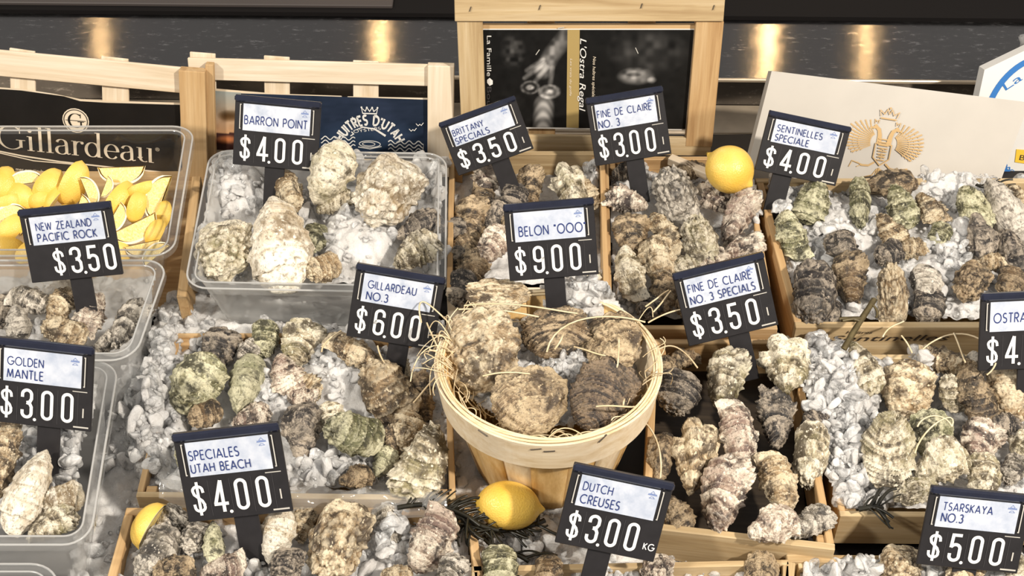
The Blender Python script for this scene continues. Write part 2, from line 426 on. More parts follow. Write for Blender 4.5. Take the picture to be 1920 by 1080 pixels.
# geometric capitals: width, strokes (unit cap height)
GL = {
 'A': (0.78, [[(0, 0), (0.39, 1)], [(0.39, 1), (0.78, 0)], [(0.14, 0.3), (0.64, 0.3)]]),
 'B': (0.55, [[(0, 0), (0, 1)], [(0, 1), (0.25, 1)] + arc(0.25, 0.77, 0.23, 0.23, 90, -90) + [(0, 0.54)], [(0, 0.54), (0.28, 0.54)] + arc(0.28, 0.27, 0.27, 0.27, 90, -90) + [(0, 0)]]),
 'C': (0.86, [arc(0.5, 0.5, 0.5, 0.5, 48, 312, 22)]),
 'D': (0.72, [[(0, 0), (0, 1)], [(0, 1), (0.24, 1)] + arc(0.24, 0.5, 0.48, 0.5, 90, -90, 16) + [(0, 0)]]),
 'E': (0.46, [[(0, 0), (0, 1)], [(0, 1), (0.46, 1)], [(0, 0.52), (0.42, 0.52)], [(0, 0), (0.46, 0)]]),
 'F': (0.46, [[(0, 0), (0, 1)], [(0, 1), (0.46, 1)], [(0, 0.52), (0.4, 0.52)]]),
 'G': (0.94, [arc(0.5, 0.5, 0.5, 0.5, 45, 355, 24) + [(0.56, 0.46)]]),
 'H': (0.66, [[(0, 0), (0, 1)], [(0.66, 0), (0.66, 1)], [(0, 0.52), (0.66, 0.52)]]),
 'I': (0.04, [[(0.02, 0), (0.02, 1)]]),
 'K': (0.56, [[(0, 0), (0, 1)], [(0.54, 1), (0.02, 0.5)], [(0.1, 0.56), (0.56, 0)]]),
 'L': (0.42, [[(0, 1), (0, 0)], [(0, 0), (0.42, 0)]]),
 'M': (0.86, [[(0, 0), (0.12, 1)], [(0.12, 1), (0.43, 0.1)], [(0.43, 0.1), (0.74, 1)], [(0.74, 1), (0.86, 0)]]),
 'N': (0.68, [[(0, 0), (0, 1)], [(0, 1), (0.68, 0)], [(0.68, 0), (0.68, 1)]]),
 'O': (1.0, [arc(0.5, 0.5, 0.5, 0.5, 0, 360, 28)]),
 'P': (0.52, [[(0, 0), (0, 1)], [(0, 1), (0.26, 1)] + arc(0.26, 0.74, 0.26, 0.26, 90, -90) + [(0, 0.48)]]),
 'R': (0.54, [[(0, 0), (0, 1)], [(0, 1), (0.26, 1)] + arc(0.26, 0.74, 0.26, 0.26, 90, -90) + [(0, 0.48)], [(0.22, 0.48), (0.54, 0)]]),
 'S': (0.52, [arc(0.26, 0.755, 0.23, 0.245, 40, 265, 14) + arc(0.26, 0.255, 0.25, 0.255, 80, -145, 14)]),
 'T': (0.56, [[(0, 1), (0.56, 1)], [(0.28, 0), (0.28, 1)]]),
 'U': (0.64, [[(0, 1), (0, 0.32)] + arc(0.32, 0.32, 0.32, 0.32, 180, 360, 12) + [(0.64, 1)]]),
 'W': (1.0, [[(0, 1), (0.25, 0)], [(0.25, 0), (0.5, 0.95)], [(0.5, 0.95), (0.75, 0)], [(0.75, 0), (1, 1)]]),
 'Y': (0.62, [[(0, 1), (0.31, 0.48)], [(0.62, 1), (0.31, 0.48)], [(0.31, 0.48), (0.31, 0)]]),
 'Z': (0.6, [[(0, 1), (0.6, 1)], [(0.6, 1), (0, 0)], [(0, 0), (0.6, 0)]]),
 '3': (0.5, [arc(0.24, 0.76, 0.22, 0.24, 150, -90, 12), arc(0.24, 0.27, 0.26, 0.27, 90, -150, 14)]),
 '.': (0.1, [[(0.0, 0.05), (0.1, 0.05)]]),
 "'": (0.06, [[(0.03, 1), (0.03, 0.76)]]),
 '"': (0.2, [[(0.03, 1), (0.03, 0.78)], [(0.17, 1), (0.17, 0.78)]]),
 ' ': (0.34, []),
}
def gtext(txt, w=0.11, gap=0.27):
    g = G2(); x = 0.0
    for ch in txt:
        wd, st = GL[ch]
        for p in st: g.stroke([(a + x, b) for a, b in p], w)
        x += wd + gap
    return g, x - gap
# price numerals (condensed, heavy), cell 0.42 x 1
def stad(cx, cy, rx, ry, a0, a1): return arc(cx, cy, rx, ry, a0, a1, 12)
NUM = {
 '0': [[(0.07, 0.28), (0.07, 0.72)] + stad(0.21, 0.79, 0.14, 0.14, 180, 0) + [(0.35, 0.28)] + stad(0.21, 0.21, 0.14, 0.14, 0, -180) + [(0.07, 0.28)]],
 '3': [[(0.07, 0.7)] + stad(0.21, 0.79, 0.14, 0.14, 170, 0) + [(0.35, 0.66), (0.3, 0.56), (0.2, 0.53)], [(0.2, 0.53), (0.3, 0.5), (0.35, 0.4), (0.35, 0.22)] + stad(0.21, 0.21, 0.14, 0.14, 0, -170) + [(0.07, 0.3)]],
 '4': [[(0.27, 0.02), (0.27, 0.98)], [(0.27, 0.98), (0.05, 0.3)], [(0.0, 0.27), (0.42, 0.27)]],
 '5': [[(0.36, 0.93), (0.1, 0.93)], [(0.1, 0.98), (0.08, 0.5)], [(0.08, 0.53)] + stad(0.215, 0.47, 0.135, 0.14, 150, 0) + [(0.35, 0.22)] + stad(0.21, 0.21, 0.14, 0.14, 0, -175) + [(0.07, 0.3)]],
 '6': [[(0.35, 0.7), (0.35, 0.76)] + stad(0.21, 0.79, 0.14, 0.14, 0, 180) + [(0.07, 0.22)] + stad(0.21, 0.21, 0.14, 0.14, 180, 360) + [(0.35, 0.38)] + stad(0.21, 0.42, 0.14, 0.13, 0, 180)],
 '9': [[(0.07, 0.3), (0.07, 0.24)] + stad(0.21, 0.21, 0.14, 0.14, 180, 360) + [(0.35, 0.78)] + stad(0.21, 0.79, 0.14, 0.14, 0, 180) + [(0.07, 0.62)] + stad(0.21, 0.58, 0.14, 0.13, 180, 360)],
 '$': [[(0.36, 0.66), (0.35, 0.72)] + stad(0.21, 0.74, 0.14, 0.12, 10, 200) + [(0.1, 0.62), (0.3, 0.42), (0.35, 0.3)] + stad(0.21, 0.23, 0.14, 0.12, 20, -170) + [(0.06, 0.33)], [(0.21, -0.02), (0.21, 1.0)]],
}
def btext(txt, shear=0.0):
    """outline of ordinary text with the built-in face, unit cap size"""
    cu = bpy.data.curves.new('t', 'FONT'); cu.body = txt; cu.size = 1.0; cu.shear = shear; cu.resolution_u = 3
    o = bpy.data.objects.new('t', cu); COL.objects.link(o)
    dg = bpy.context.evaluated_depsgraph_get(); ev = o.evaluated_get(dg); me = ev.to_mesh()
    g = G2(); g.v = [tuple(v.co) for v in me.vertices]; g.f = [tuple(p.vertices) for p in me.polygons]; g.c = [None] * len(g.v)
    ev.to_mesh_clear(); bpy.data.objects.remove(o); bpy.data.curves.remove(cu)
    xs = [v[0] for v in g.v]; x0 = min(xs); g.v = [(a - x0, b, c) for a, b, c in g.v]
    return g, max(xs) - x0
# ------------------------------------------------------------------ oysters: shell shapes
_ico = {}
def ico(n):
    if n not in _ico:
        bm = bmesh.new(); bmesh.ops.create_icosphere(bm, subdivisions=n, radius=1.0)
        bm.verts.ensure_lookup_table()
        v = np.array([x.co[:] for x in bm.verts]); f = np.array([[x.index for x in q.verts] for q in bm.faces]); bm.free(); _ico[n] = (v, f)
    return _ico[n]
def oyster_mesh(seed, width=0.66, hang=0.32, curve=0.0, freq=7.0, plate=0.03, ribs=0, rib=0.0, lump=0.07, crust=0.0, ruffle=0.04, sharp=1.35, tip=0.6, low=0.16, twist=0.0, warp=0.06, rug=0.009, sub=6):
    freq *= 1.35; plate *= 0.72; lump *= 0.9
    v, f = ico(sub); sx, sy, sz = v[:, 0], v[:, 1], v[:, 2]
    t = (sy + 1) / 2; r = np.sqrt(np.maximum(1e-9, 1 - sy * sy))
    w = np.power(np.clip(t, 0, 1), tip) * np.power(np.clip(1 - t, 0, 1), 0.40); w = w / w.max() * width / 2
    ux = sx / r; uz = sz / r
    edge = 1 - np.abs(uz)                      # 1 at the rim
    h = np.power(np.sin(PI * np.clip(t, 0, 1) ** 0.75) + 0.02, 0.7) * np.where(sz > 0, hang, low)
    x = ux * w; y = sy * 0.5; z = np.sign(uz) * np.abs(uz) ** sharp * h
    th = np.arctan2(x, y + 0.62)
    p = np.stack([x, y, z], 1)
    nx = x / (width * 0.5) ** 2; ny = y / 0.25; nz = z / max(hang, 0.1) ** 2
    nn = np.stack([nx, ny, nz], 1); nn /= np.linalg.norm(nn, axis=1)[:, None] + 1e-9
    s = seed * 31
    d = np.sqrt((x * 1.1) ** 2 + (y + 0.52) ** 2 + (z * 0.6) ** 2) + warp * fbm(p * 2.8, s, 4)
    k = d * freq; fl = np.floor(k); sw = k - fl
    lay = _h(fl.astype(np.int64), fl.astype(np.int64) * 0 + 3, fl.astype(np.int64) * 0, s + 5)
    amp = plate * (0.4 + 1.2 * lay) * (0.4 + 0.9 * d)
    ruf = 1.0 + 0.6 * np.sin(th * (6 + 4 * lay) + lay * 40 + 2.5 * fbm(p * 4, s + 20, 2)) * (d > 0.35)
    disp = amp * ruf * sw ** 2.2
    disp += lump * fbm(p * 2.4, s + 1, 3) + lump * 0.35 * fbm(p * 6.5, s + 2, 3)
    if ribs: disp += rib * np.clip(d * 1.4, 0, 1.2) * (np.abs(np.sin(th * ribs + 0.9 * fbm(p * 3, s + 3, 2))) - 0.5)
    cr = np.zeros(len(v))
    if crust > 0:
        q = worley(p * 11.0, s + 7); q2 = worley(p * 20.0, s + 8)
        mask = np.clip((vnoise(p * 2.1, s + 9) + 0.15) * 2.2, 0, 1)
        cr = mask * np.clip(1 - (q / 0.62) ** 2, 0, 1); cr2 = np.clip(1 - (q2 / 0.6) ** 2, 0, 1) * mask
        disp += crust * (cr + 0.4 * cr2)
    disp += rug * (np.abs(fbm(p * 7.0, s + 14, 4)) - 0.25) + rug * 0.8 * fbm(p * 16, s + 4, 3)
    disp += 0.006 * fbm(p * 40, s + 6, 2)
    p = p + nn * disp[:, None]
    er = edge ** 2 * ruffle * (np.clip(d * 1.3, 0, 1))
    a = np.arctan2(y, x); e1 = fbm(np.stack([np.cos(a) * 3.2, np.sin(a) * 3.2, lay * 2], 1), s + 10, 3)
    rad = np.stack([np.cos(a), np.sin(a)], 1)
    p[:, :2] += rad * (er * e1 * 1.6)[:, None]
    p[:, 2] += er * np.sin(th * 8 + seed + 3 * fbm(p * 5, s + 21, 2)) * 0.6 + curve * 0.5 * (p[:, 1] ** 2)
    p[:, 0] += curve * (p[:, 1] ** 2 - 0.08)
    if twist:
        an = twist * p[:, 1]; cx, sxn = np.cos(an), np.sin(an)
        p[:, 0], p[:, 2] = p[:, 0] * cx - p[:, 2] * sxn, p[:, 0] * sxn + p[:, 2] * cx
    lo, hi = p.min(0), p.max(0); c = (lo + hi) / 2; ext = hi - lo
    p = (p - c) / ext[1]                        # unit length along y, centred
    me = mesh('oyster_shell', p, f, True)
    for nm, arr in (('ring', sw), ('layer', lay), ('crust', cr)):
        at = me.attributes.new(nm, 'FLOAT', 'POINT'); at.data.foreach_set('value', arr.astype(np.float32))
    return me, ext[0] / ext[1], ext[2] / ext[1]
SHAPES = {}
def shape(kind):
    if kind not in SHAPES:
        par = {
            'a': dict(seed=1, width=0.66, freq=7, plate=0.04, lump=0.08, crust=0.03, curve=0.15),
            'b': dict(seed=2, width=0.60, freq=9, plate=0.045, lump=0.10, crust=0.0, curve=-0.25, ruffle=0.08),
            'c': dict(seed=3, width=0.74, freq=6, plate=0.03, lump=0.09, crust=0.055, curve=0.1),
            'd': dict(seed=4, width=0.56, freq=11, plate=0.05, lump=0.10, ribs=5, rib=0.05, curve=0.35, ruffle=0.09, twist=0.5),
            'e': dict(seed=5, width=0.80, freq=6, plate=0.04, lump=0.06, ribs=8, rib=0.075, ruffle=0.10, tip=0.8),
            'f': dict(seed=6, width=0.62, freq=5, plate=0.022, lump=0.07, curve=-0.1, hang=0.36, tip=0.75),
            'g': dict(seed=7, width=0.70, freq=8, plate=0.035, lump=0.14, crust=0.035, hang=0.38, curve=0.2),
            'h': dict(seed=8, width=0.55, freq=13, plate=0.04, lump=0.13, curve=0.45, ruffle=0.12, twist=-0.7),
            'i': dict(seed=9, width=0.72, freq=10, plate=0.05, lump=0.08, ribs=4, rib=0.05, curve=-0.3, ruffle=0.11, hang=0.26, twist=0.3),
            'j': dict(seed=10, width=0.86, freq=5, plate=0.03, lump=0.14, crust=0.07, hang=0.42, tip=0.5),
            'k': dict(seed=11, width=0.64, freq=8, plate=0.05, lump=0.11, ribs=6, rib=0.03, crust=0.04, curve=0.28),
            'p': dict(seed=12, width=0.98, freq=15, plate=0.022, lump=0.035, ribs=14, rib=0.03, ruffle=0.05, hang=0.22, tip=0.48, low=0.10, warp=0.03, rug=0.008),
            'q': dict(seed=13, width=0.94, freq=14, plate=0.05, lump=0.05, ribs=0, ruffle=0.06, hang=0.20, tip=0.52, low=0.10, warp=0.035, rug=0.006),
            'r': dict(seed=14, width=0.98, freq=12, plate=0.024, lump=0.05, ribs=11, rib=0.05, crust=0.03, hang=0.26, tip=0.46, low=0.10, warp=0.04, rug=0.010),
        }[kind]
        SHAPES[kind] = oyster_mesh(**par)
    return SHAPES[kind]

def placed(px, py, zc, Lp, Wp, ang, n, thick=None):
    """matrix of a thing whose long axis spans Lp pixels at angle ang and whose width spans Wp pixels, on a plane of normal n"""
    c = P(px, py, zc); pl = Plane(c, n)
    a = math.radians(ang); ca, sa = math.cos(a), -math.sin(a)
    y = pl.pt(px + ca * Lp / 2, py + sa * Lp / 2) - pl.pt(px - ca * Lp / 2, py - sa * Lp / 2)
    L = y.length; y.normalize()
    wv = pl.pt(px - sa * Wp / 2, py + ca * Wp / 2) - pl.pt(px + sa * Wp / 2, py - ca * Wp / 2)
    z = pl.n; x = y.cross(z).normalized(); Wd = abs(wv.dot(x))
    T = thick if thick else 0.5 * min(Wd, L)
    return c, x, y, z, Wd, L, T
ORD = ['first', 'second', 'third', 'fourth', 'fifth', 'sixth', 'seventh', 'eighth', 'ninth', 'tenth']
LOOK = {'cream': 'pale cream', 'olive': 'olive green', 'tan': 'tan', 'brown': 'brown', 'dark': 'dark grey-brown', 'mauve': 'pinkish cream', 'grey': 'grey', 'white': 'whitish', 'belon': 'round tan', 'belondark': 'round dark brown'}
NOYS = [0]
def oysters(tray, zc, items, nrows, up=0.45, zvar=0.006):
    ys = [i[1] for i in items]; lo, hi = min(ys), max(ys) + 1
    row = lambda y: min(nrows - 1, int((y - lo) / (hi - lo) * nrows))
    names = {1: ['row'], 2: ['back row', 'front row'], 3: ['back row', 'middle row', 'front row'], 4: ['back row', 'second row', 'third row', 'front row'], 5: ['back row', 'second row', 'third row', 'fourth row', 'front row']}[nrows]
    rows = {}
    for i in items: rows.setdefault(row(i[1]), []).append(i)
    for rr, its in rows.items():
        its.sort(key=lambda i: i[0])
        for k, it in enumerate(its):
            px, py, L, Wp, ang, pal, sh = it[:7]
            dz = it[7] if len(it) > 7 else 0.0
            rng = random.Random(px * 7 + py * 13)
            c0 = P(px, py, zc)
            tc = (CAM - c0).normalized()
            n = (tc * (1 - up) + Vector((0, 0, 1)) * up + Vector((rng.uniform(-.25, .25), rng.uniform(-.25, .25), 0))).normalized()
            c, x, y, z, Wd, Ln, T = placed(px, py, zc + dz + rng.uniform(0, zvar), L * 1.07, Wp * 1.10, ang, n)
            me, wr, tr = shape(sh)
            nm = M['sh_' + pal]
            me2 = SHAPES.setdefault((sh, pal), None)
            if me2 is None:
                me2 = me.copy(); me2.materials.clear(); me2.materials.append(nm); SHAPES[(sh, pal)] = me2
            Tz = max(T, 0.62 * min(Wd, Ln)) if sh not in 'pqr' else 0.34 * min(Wd, Ln)
            mw = mat4(x * (Wd / wr), y * Ln, z * (Tz / tr), c)
            o = bpy.data.objects.new('oyster', me2); COL.objects.link(o); put(o, mw)
            pos = ORD[k]
            where = ('alone in ' if len(its) == 1 else f'{pos} from left in ') + names[rr]
            tag(o, f'{LOOK[pal]} oyster, {where} of {tray}', 'oyster', f'oysters in {tray}')
            NOYS[0] += 1

# ------------------------------------------------------------------ ice
def _chunks():
    out = []; rng = np.random.RandomState(5)
    for k in range(14):
        v, f = ico(3 if k < 6 else 2); v = v.copy()
        for _ in range(7):
            d = rng.normal(size=3); d /= np.linalg.norm(d); lim = rng.uniform(0.42, 0.8)
            s = v @ d; over = np.maximum(0, s - lim); v -= np.outer(over * 0.93, d)
        v += 0.10 * np.stack([vnoise(v * 2.2 + 9 * k, q) for q in range(3)], 1)
        v *= np.array([1.0, rng.uniform(0.65, 1.0), rng.uniform(0.4, 0.75)])
        out.append((v, f))
    return out
CH = _chunks()
def inpoly(x, y, poly):
    x = np.asarray(x, float); y = np.asarray(y, float); r = np.zeros(x.shape, bool); n = len(poly)
    for i in range(n):
        x1, y1 = poly[i]; x2, y2 = poly[(i + 1) % n]
        c = ((y1 > y) != (y2 > y)) & (x < (x2 - x1) * (y - y1) / (y2 - y1 + 1e-12) + x1)
        r ^= c
    return r
def ice(label, parts, seed=0):
    """parts: (polygon in pixels, height of the bed, chunks, smallest, largest radius in mm, heaps[(px,py,rx,ry,height)])"""
    rng = np.random.RandomState(seed + 77)
    V = []; Fc = []; mi = []; nb = 0
    for poly, zb, n, r0, r1, heaps in parts:
        poly = np.array(poly, float)
        def height(px, py):
            h = np.zeros(len(px))
            for hx, hy, rx, ry, hh in heaps:
                q = ((px - hx) / rx) ** 2 + ((py - hy) / ry) ** 2; h = np.maximum(h, hh * np.clip(1 - q, 0, 1) ** 0.7)
            return h
        x0, y0 = poly.min(0); x1, y1 = poly.max(0); st = 3.0
        gx = np.arange(x0, x1 + st, st); gy = np.arange(y0, y1 + st, st)
        XX, YY = np.meshgrid(gx, gy); X = XX.ravel(); Y = YY.ravel()
        ins = inpoly(X, Y, poly)
        wp = np.array([P(a, b, zb)[:] for a, b in zip(X, Y)])
        wp[:, 2] += 0.005 * fbm(wp * 45, seed, 4) + 0.006 * (0.5 - worley(wp * 90, seed)) + 0.002 * fbm(wp * 160, seed + 3, 3) + height(X, Y)
        idx = np.arange(len(X)).reshape(XX.shape)
        q = np.stack([idx[1:, :-1], idx[1:, 1:], idx[:-1, 1:], idx[:-1, :-1]], -1).reshape(-1, 4)
        q = q[ins[q].all(1)]
        used, inv = np.unique(q, return_inverse=True); q = inv.reshape(-1, 4)
        V.append(wp[used]); Fc += (q + nb).tolist(); mi += [0] * len(q); nb += len(used)
        m = 0; tries = 0
        while m < n and tries < n * 12:
            tries += 1
            if heaps and rng.rand() < 0.45:
                hx, hy, rx, ry, hh = heaps[rng.randint(len(heaps))]; a = rng.rand() * 2 * PI; b = math.sqrt(rng.rand())
                px, py = hx + rx * b * math.cos(a), hy + ry * b * math.sin(a)
            else: px, py = rng.uniform(x0, x1), rng.uniform(y0, y1)
            if not inpoly(np.array([px]), np.array([py]), poly)[0]: continue
            r = (r0 + (r1 - r0) * rng.rand() ** 3.0) / 1000.0
            cv, cf = CH[rng.randint(6)] if r > 0.0075 else CH[6 + rng.randint(8)]
            R = np.array(Euler(rng.uniform(0, 6.28, 3).tolist()).to_matrix())
            base = np.array(P(px, py, zb)[:]); base[2] += height(np.array([px]), np.array([py]))[0] + rng.uniform(-0.5, 0.40) * r + 0.002
            V.append((cv * r * rng.uniform(0.8, 1.2, 3)) @ R.T + base); Fc += (cf + nb).tolist(); mi += [1 if rng.rand() < 0.42 else 0] * len(cf); nb += len(cv); m += 1
    me = mesh('crushed_ice', np.concatenate(V), Fc, False)
    me.materials.append(M['bed']); me.materials.append(M['ice'])
    me.polygons.foreach_set('material_index', mi)
    sm = np.array([len(q) == 4 for q in Fc]); me.polygons.foreach_set('use_smooth', sm.tolist())
    o = bpy.data.objects.new('crushed_ice', me); COL.objects.link(o); put(o, I4)
    return tag(o, label, 'crushed ice', None, 'stuff')

# ------------------------------------------------------------------ crates, tubs, basket
def crate(label, rim, z, h, m=('ash', 'ash', 'ash', 'ash'), th=0.006, dark=False, base=True, sides='flbr', corner=True):
    """rim: pixels of back-left, back-right, front-right, front-left on the rim at height z"""
    BL, BR, FR, FL = [P(p[0], p[1], z) for p in rim]
    root = empty('oyster_crate', Matrix.Translation((BL + BR + FR + FL) / 4 - Vector((0, 0, h))))
    tag(root, label, 'crate', 'pine oyster crates on the ice counter')
    up = (0, 0, 1)
    bs = {'b': ('end_panel', BL, BR, 0), 'f': ('end_panel', FR, FL, 0), 'l': ('side_panel', FL, BL, 0), 'r': ('side_panel', BR, FR, 0)}
    res = {}
    for k, key in enumerate('bflr'):
        if key in sides:
            nm, a, b, _ = bs[key]
            if nm == 'side_panel':
                d = (b - a).normalized() * th * 0.5; a = a + d; b = b - d
            else:
                d = (b - a).normalized() * th * 0.5; a = a - d; b = b + d
            res[key] = board(nm, a, b, up, th, h, M[m[k]], root)
            # a strip of slat line half way down
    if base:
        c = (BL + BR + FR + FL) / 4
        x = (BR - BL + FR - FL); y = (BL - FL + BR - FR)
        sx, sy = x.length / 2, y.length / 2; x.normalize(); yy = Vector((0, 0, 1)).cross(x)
        link('base_panel', boxmesh(sx * 0.97, sy * 0.97, 0.004), M['shadewood' if dark else m[0]], root, mat4(x, yy, Vector((0, 0, 1)), c - Vector((0, 0, h - 0.002))))
    if corner:
        for p, q, s in ((BL, BR, BL), (BR, BL, BR), (FR, FL, FR), (FL, FR, FL)):
            d = (q - p).normalized(); cen = (BL + BR + FR + FL) / 4; inw = (cen - p); inw.z = 0; inw.normalize()
            o = p + inw * 0.011 - Vector((0, 0, h / 2 + 0.001))
            link('corner_block', boxmesh(0.010, 0.010, h * 0.92), M[m[2]], root, Matrix.Translation(o))
    return root, res

def tub(label, rim, z, h, mat='frosted', taper=0.86, lip=0.011, rad=0.024):
    BL, BR, FR, FL = [P(p[0], p[1], z) for p in rim]
    w = ((BR - BL).length + (FR - FL).length) / 2; d = ((FL - BL).length + (FR - BR).length) / 2
    def bil(u, v, zz, sc=1.0):
        u2 = 0.5 + (u - 0.5) * sc; v2 = 0.5 + (v - 0.5) * sc
        a = BL.lerp(BR, u2); b = FL.lerp(FR, u2); p = a.lerp(b, v2); return Vector((p.x, p.y, zz))
    def loop(inset, zz, sc=1.0, n=7):
        pts = []; hw, hd = w / 2 - inset, d / 2 - inset; r = max(0.004, rad - inset)
        for cxs, cys, a0 in ((1, 1, 0), (-1, 1, 90), (-1, -1, 180), (1, -1, 270)):
            for k in range(n + 1):
                a = math.radians(a0 + 90 * k / n)
                xx = cxs * (hw - r) + r * math.cos(a); yy = cys * (hd - r) + r * math.sin(a)
                pts.append(bil(0.5 + xx / w, 0.5 + yy / d, zz, sc))
        return pts
    def lofted(name, loops, close=False):
        v = [p for l in loops for p in l]; n = len(loops[0]); f = []
        for k in range(len(loops) - 1):
            for i in range(n): f.append((k * n + i, k * n + (i + 1) % n, (k + 1) * n + (i + 1) % n, (k + 1) * n + i))
        if close: f.append(tuple((len(loops) - 1) * n + i for i in range(n)))
        return mesh(name, v, f, True)
    cen = (BL + BR + FR + FL) / 4
    root = empty('plastic_tub', Matrix.Translation((cen.x, cen.y, z - h)))
    tag(root, label, 'tub', 'clear plastic tubs')
    rimm = lofted('rim', [loop(-0.001, z - 0.007), loop(0, z - 0.001), loop(0.0012, z + 0.0006), loop(0.0035, z - 0.0006), loop(lip * 0.6, z - 0.0008), loop(lip * 0.72, z + 0.0012), loop(lip * 0.9, z + 0.0008), loop(lip, z - 0.003)])
    link('rim', rimm, M['rim'], root)
    for inset, zz, rr in ((0.0006, z - 0.0004, 0.0011), (lip * 0.8, z + 0.0004, 0.0009)):
        lp = loop(inset, zz); n = len(lp); v = []; f = []
        for i, q in enumerate(lp):
            dv = (lp[(i + 1) % n] - lp[i - 1]).normalized(); s_ = Vector((-dv.y, dv.x, 0))
            for j in range(6): a = PI * j / 3; v.append(q + s_ * (rr * math.cos(a)) + Vector((0, 0, rr * math.sin(a))))
        for i in range(n):
            for j in range(6): f.append((i * 6 + j, ((i + 1) % n) * 6 + j, ((i + 1) % n) * 6 + (j + 1) % 6, i * 6 + (j + 1) % 6))
        link('rim_glint', mesh('rim_glint', v, f, True), M['glint'], root)  # whitish tubes added to paint the bright glints along the rim edges
    L = [loop(lip, z - 0.003)]
    for k in range(1, 7):
        t = k / 6; L.append(loop(lip + 0.0008 * (k % 2), z - 0.003 - (h - 0.006) * t, 1 - (1 - taper) * t))
    L.append(loop(lip + 0.006, z - h + 0.001, taper))
    link('body', lofted('body', L, True), M[mat], root)
    return root

# ------------------------------------------------------------------ price signs
SIGNS = []
EMB = G2()
EMB.stroke([(-0.32, 0.22), (0, 0.62), (0.32, 0.22), (-0.32, 0.22)], 0.07)
EMB.poly([(-0.62, -0.06), (0.62, -0.06), (0.55, 0.16), (-0.55, 0.16)])
for q in range(5): EMB.stroke([(-0.5 + q * 0.25, 0.0), (-0.5 + q * 0.25, 0.24)], 0.06)
EMB.stroke([(-0.36, -0.52), (-0.12, -0.26), (0.12, -0.26), (0.36, -0.52), (-0.36, -0.52)], 0.07)
def sign(label, tl, tr, bl, zb, lines, price, lean=30, yaw=0.0, px0=0.07, dx=0.205, extra=None, stem=0.05, swid=0.235, soff=0.5, card=(0.10, 0.885)):
    """lines: (text, width as a share of the board, x, y of its base as a share of the board)"""
    bc = (bl[0] + (tr[0] - tl[0]) * soff, bl[1] + (tr[1] - tl[1]) * soff)
    p0 = P(bc[0], bc[1], zb); l = math.radians(lean); yw = math.radians(yaw)
    pl = Plane(p0, (math.sin(yw) * math.cos(l), -math.cos(yw) * math.cos(l), math.sin(l)))
    TL, TR, BL = pl.pt(*tl), pl.pt(*tr), pl.pt(*bl)
    x = TR - TL; w = x.length; x.normalize(); y = pl.n.cross(x); h = (TL - BL).dot(y)
    mw = mat4(x, y, pl.n, BL)               # origin: the board's lower left corner
    print('sign %-34s w %.3f h %.3f' % (price + ' ' + lines[0][0], w, h))
    foot = mw @ Matrix.Translation((w * soff, -stem, 0))
    root = empty('price_sign', foot); tag(root, label, 'price sign', 'black price signs')
    T = lambda a, b, c: mw @ Matrix.Translation((a, b, c))
    bo = link('board', boxmesh(w, h, 0.0035, 0.0006), M['sign'], root, T(w / 2, h / 2, -0.00175))
    link('stem', boxmesh(w * swid, stem + 0.012, 0.003, 0.0004), M['sign'], root, T(w * soff, -(stem - 0.012) / 2, -0.005))
    link('header_rail', boxmesh(w * 1.01, h * 0.095, 0.0065, 0.0018), M['rail'], root, T(w / 2, h * 0.955, 0.0005))
    c0, c1 = 0.505, 0.885
    cd_ = link('label_card', boxmesh(w * (card[1] - card[0]), h * (c1 - c0), 0.0008, 0.0001), M['card'], root, T(w * (card[0] + card[1]) / 2, h * (c0 + c1) / 2, 0.0005))
    for sx in (card[0] - 0.035, card[1] + 0.035):
        fr = G2(); e = 0.012 if sx < 0.5 else -0.012
        fr.stroke([(w * (sx + e), h * 0.87), (w * sx, h * 0.87), (w * sx, h * 0.53), (w * (sx + e), h * 0.53)], w * 0.011)
        link('card_clip', fr.mesh('card_clip'), M['clip'], root, T(0, 0, 0.0012))
    g = G2(); ch = 0.115 * h
    for txt, wf, tx, ty in lines:
        q, wd = gtext(txt, 0.135); s = wf * w / wd; sy = min(0.104 * h, s * 1.3) if len(lines) > 1 else min(ch * 1.15, s * 1.35)
        g.add(q, lambda a, b: (tx * w + a * s, ty * h + b * sy))
    link('lettering', g.mesh('lettering'), M['ink'], cd_, T(0, 0, 0.0011))
    g = G2(); es = 0.074 * w; g.add(EMB, lambda a, b: (w * (card[1] - 0.068) + a * es, h * 0.812 + b * es * 0.9))
    link('emblem', g.mesh('emblem'), M['emblem'], cd_, T(0, 0, 0.0011))
    g = G2(); nw, nh = 0.138 * w / 0.42, 0.37 * h; yb = 0.075 * h; cx = px0 * w
    for k, chh in enumerate(price):
        if chh == '.': continue
        kk = k if '.' not in price[:k] else k - 1
        for st in NUM[chh]: g.stroke([(cx + kk * dx * w + a * nw, yb + b * nh) for a, b in st], (0.033 if chh != '$' else 0.028) * w)
        if k + 1 < len(price) and price[k + 1] == '.':
            g.disc((cx + kk * dx * w + 0.46 * nw, yb + 0.01 * nh), 0.017 * w)
    if extra:
        q, wd = gtext(extra, 0.17); s = 0.105 * w / wd; g.add(q, lambda a, b: (0.86 * w + a * s, 0.14 * h + b * s * 1.15))
    link('price_digits', g.mesh('price_digits'), M['digit'], bo, T(0, 0, 0.0006))
    g = G2()
    for k in range(1, 4 if extra else 5): g.stroke([(cx + k * dx * w - 0.03 * w, 0.05 * h), (cx + k * dx * w - 0.03 * w, 0.45 * h)], 0.004 * w)
    link('flap_seam', g.mesh('flap_seam'), M['seam'], bo, T(0, 0, 0.0004))
    if not extra and px0 < 0.2:
        g = G2(); g.stroke([(0.82 * w, 0.045 * h), (0.975 * w, 0.045 * h)], 0.016 * w); g.stroke([(0.915 * w, 0.16 * h), (0.915 * w, 0.27 * h)], 0.014 * w)
        g.stroke([(0.80 * w, 0.465 * h), (0.95 * w, 0.465 * h)], 0.009 * w)
        link('slot_mark', g.mesh('slot_mark'), M['clip'], bo, T(0, 0, 0.0005))
    return root
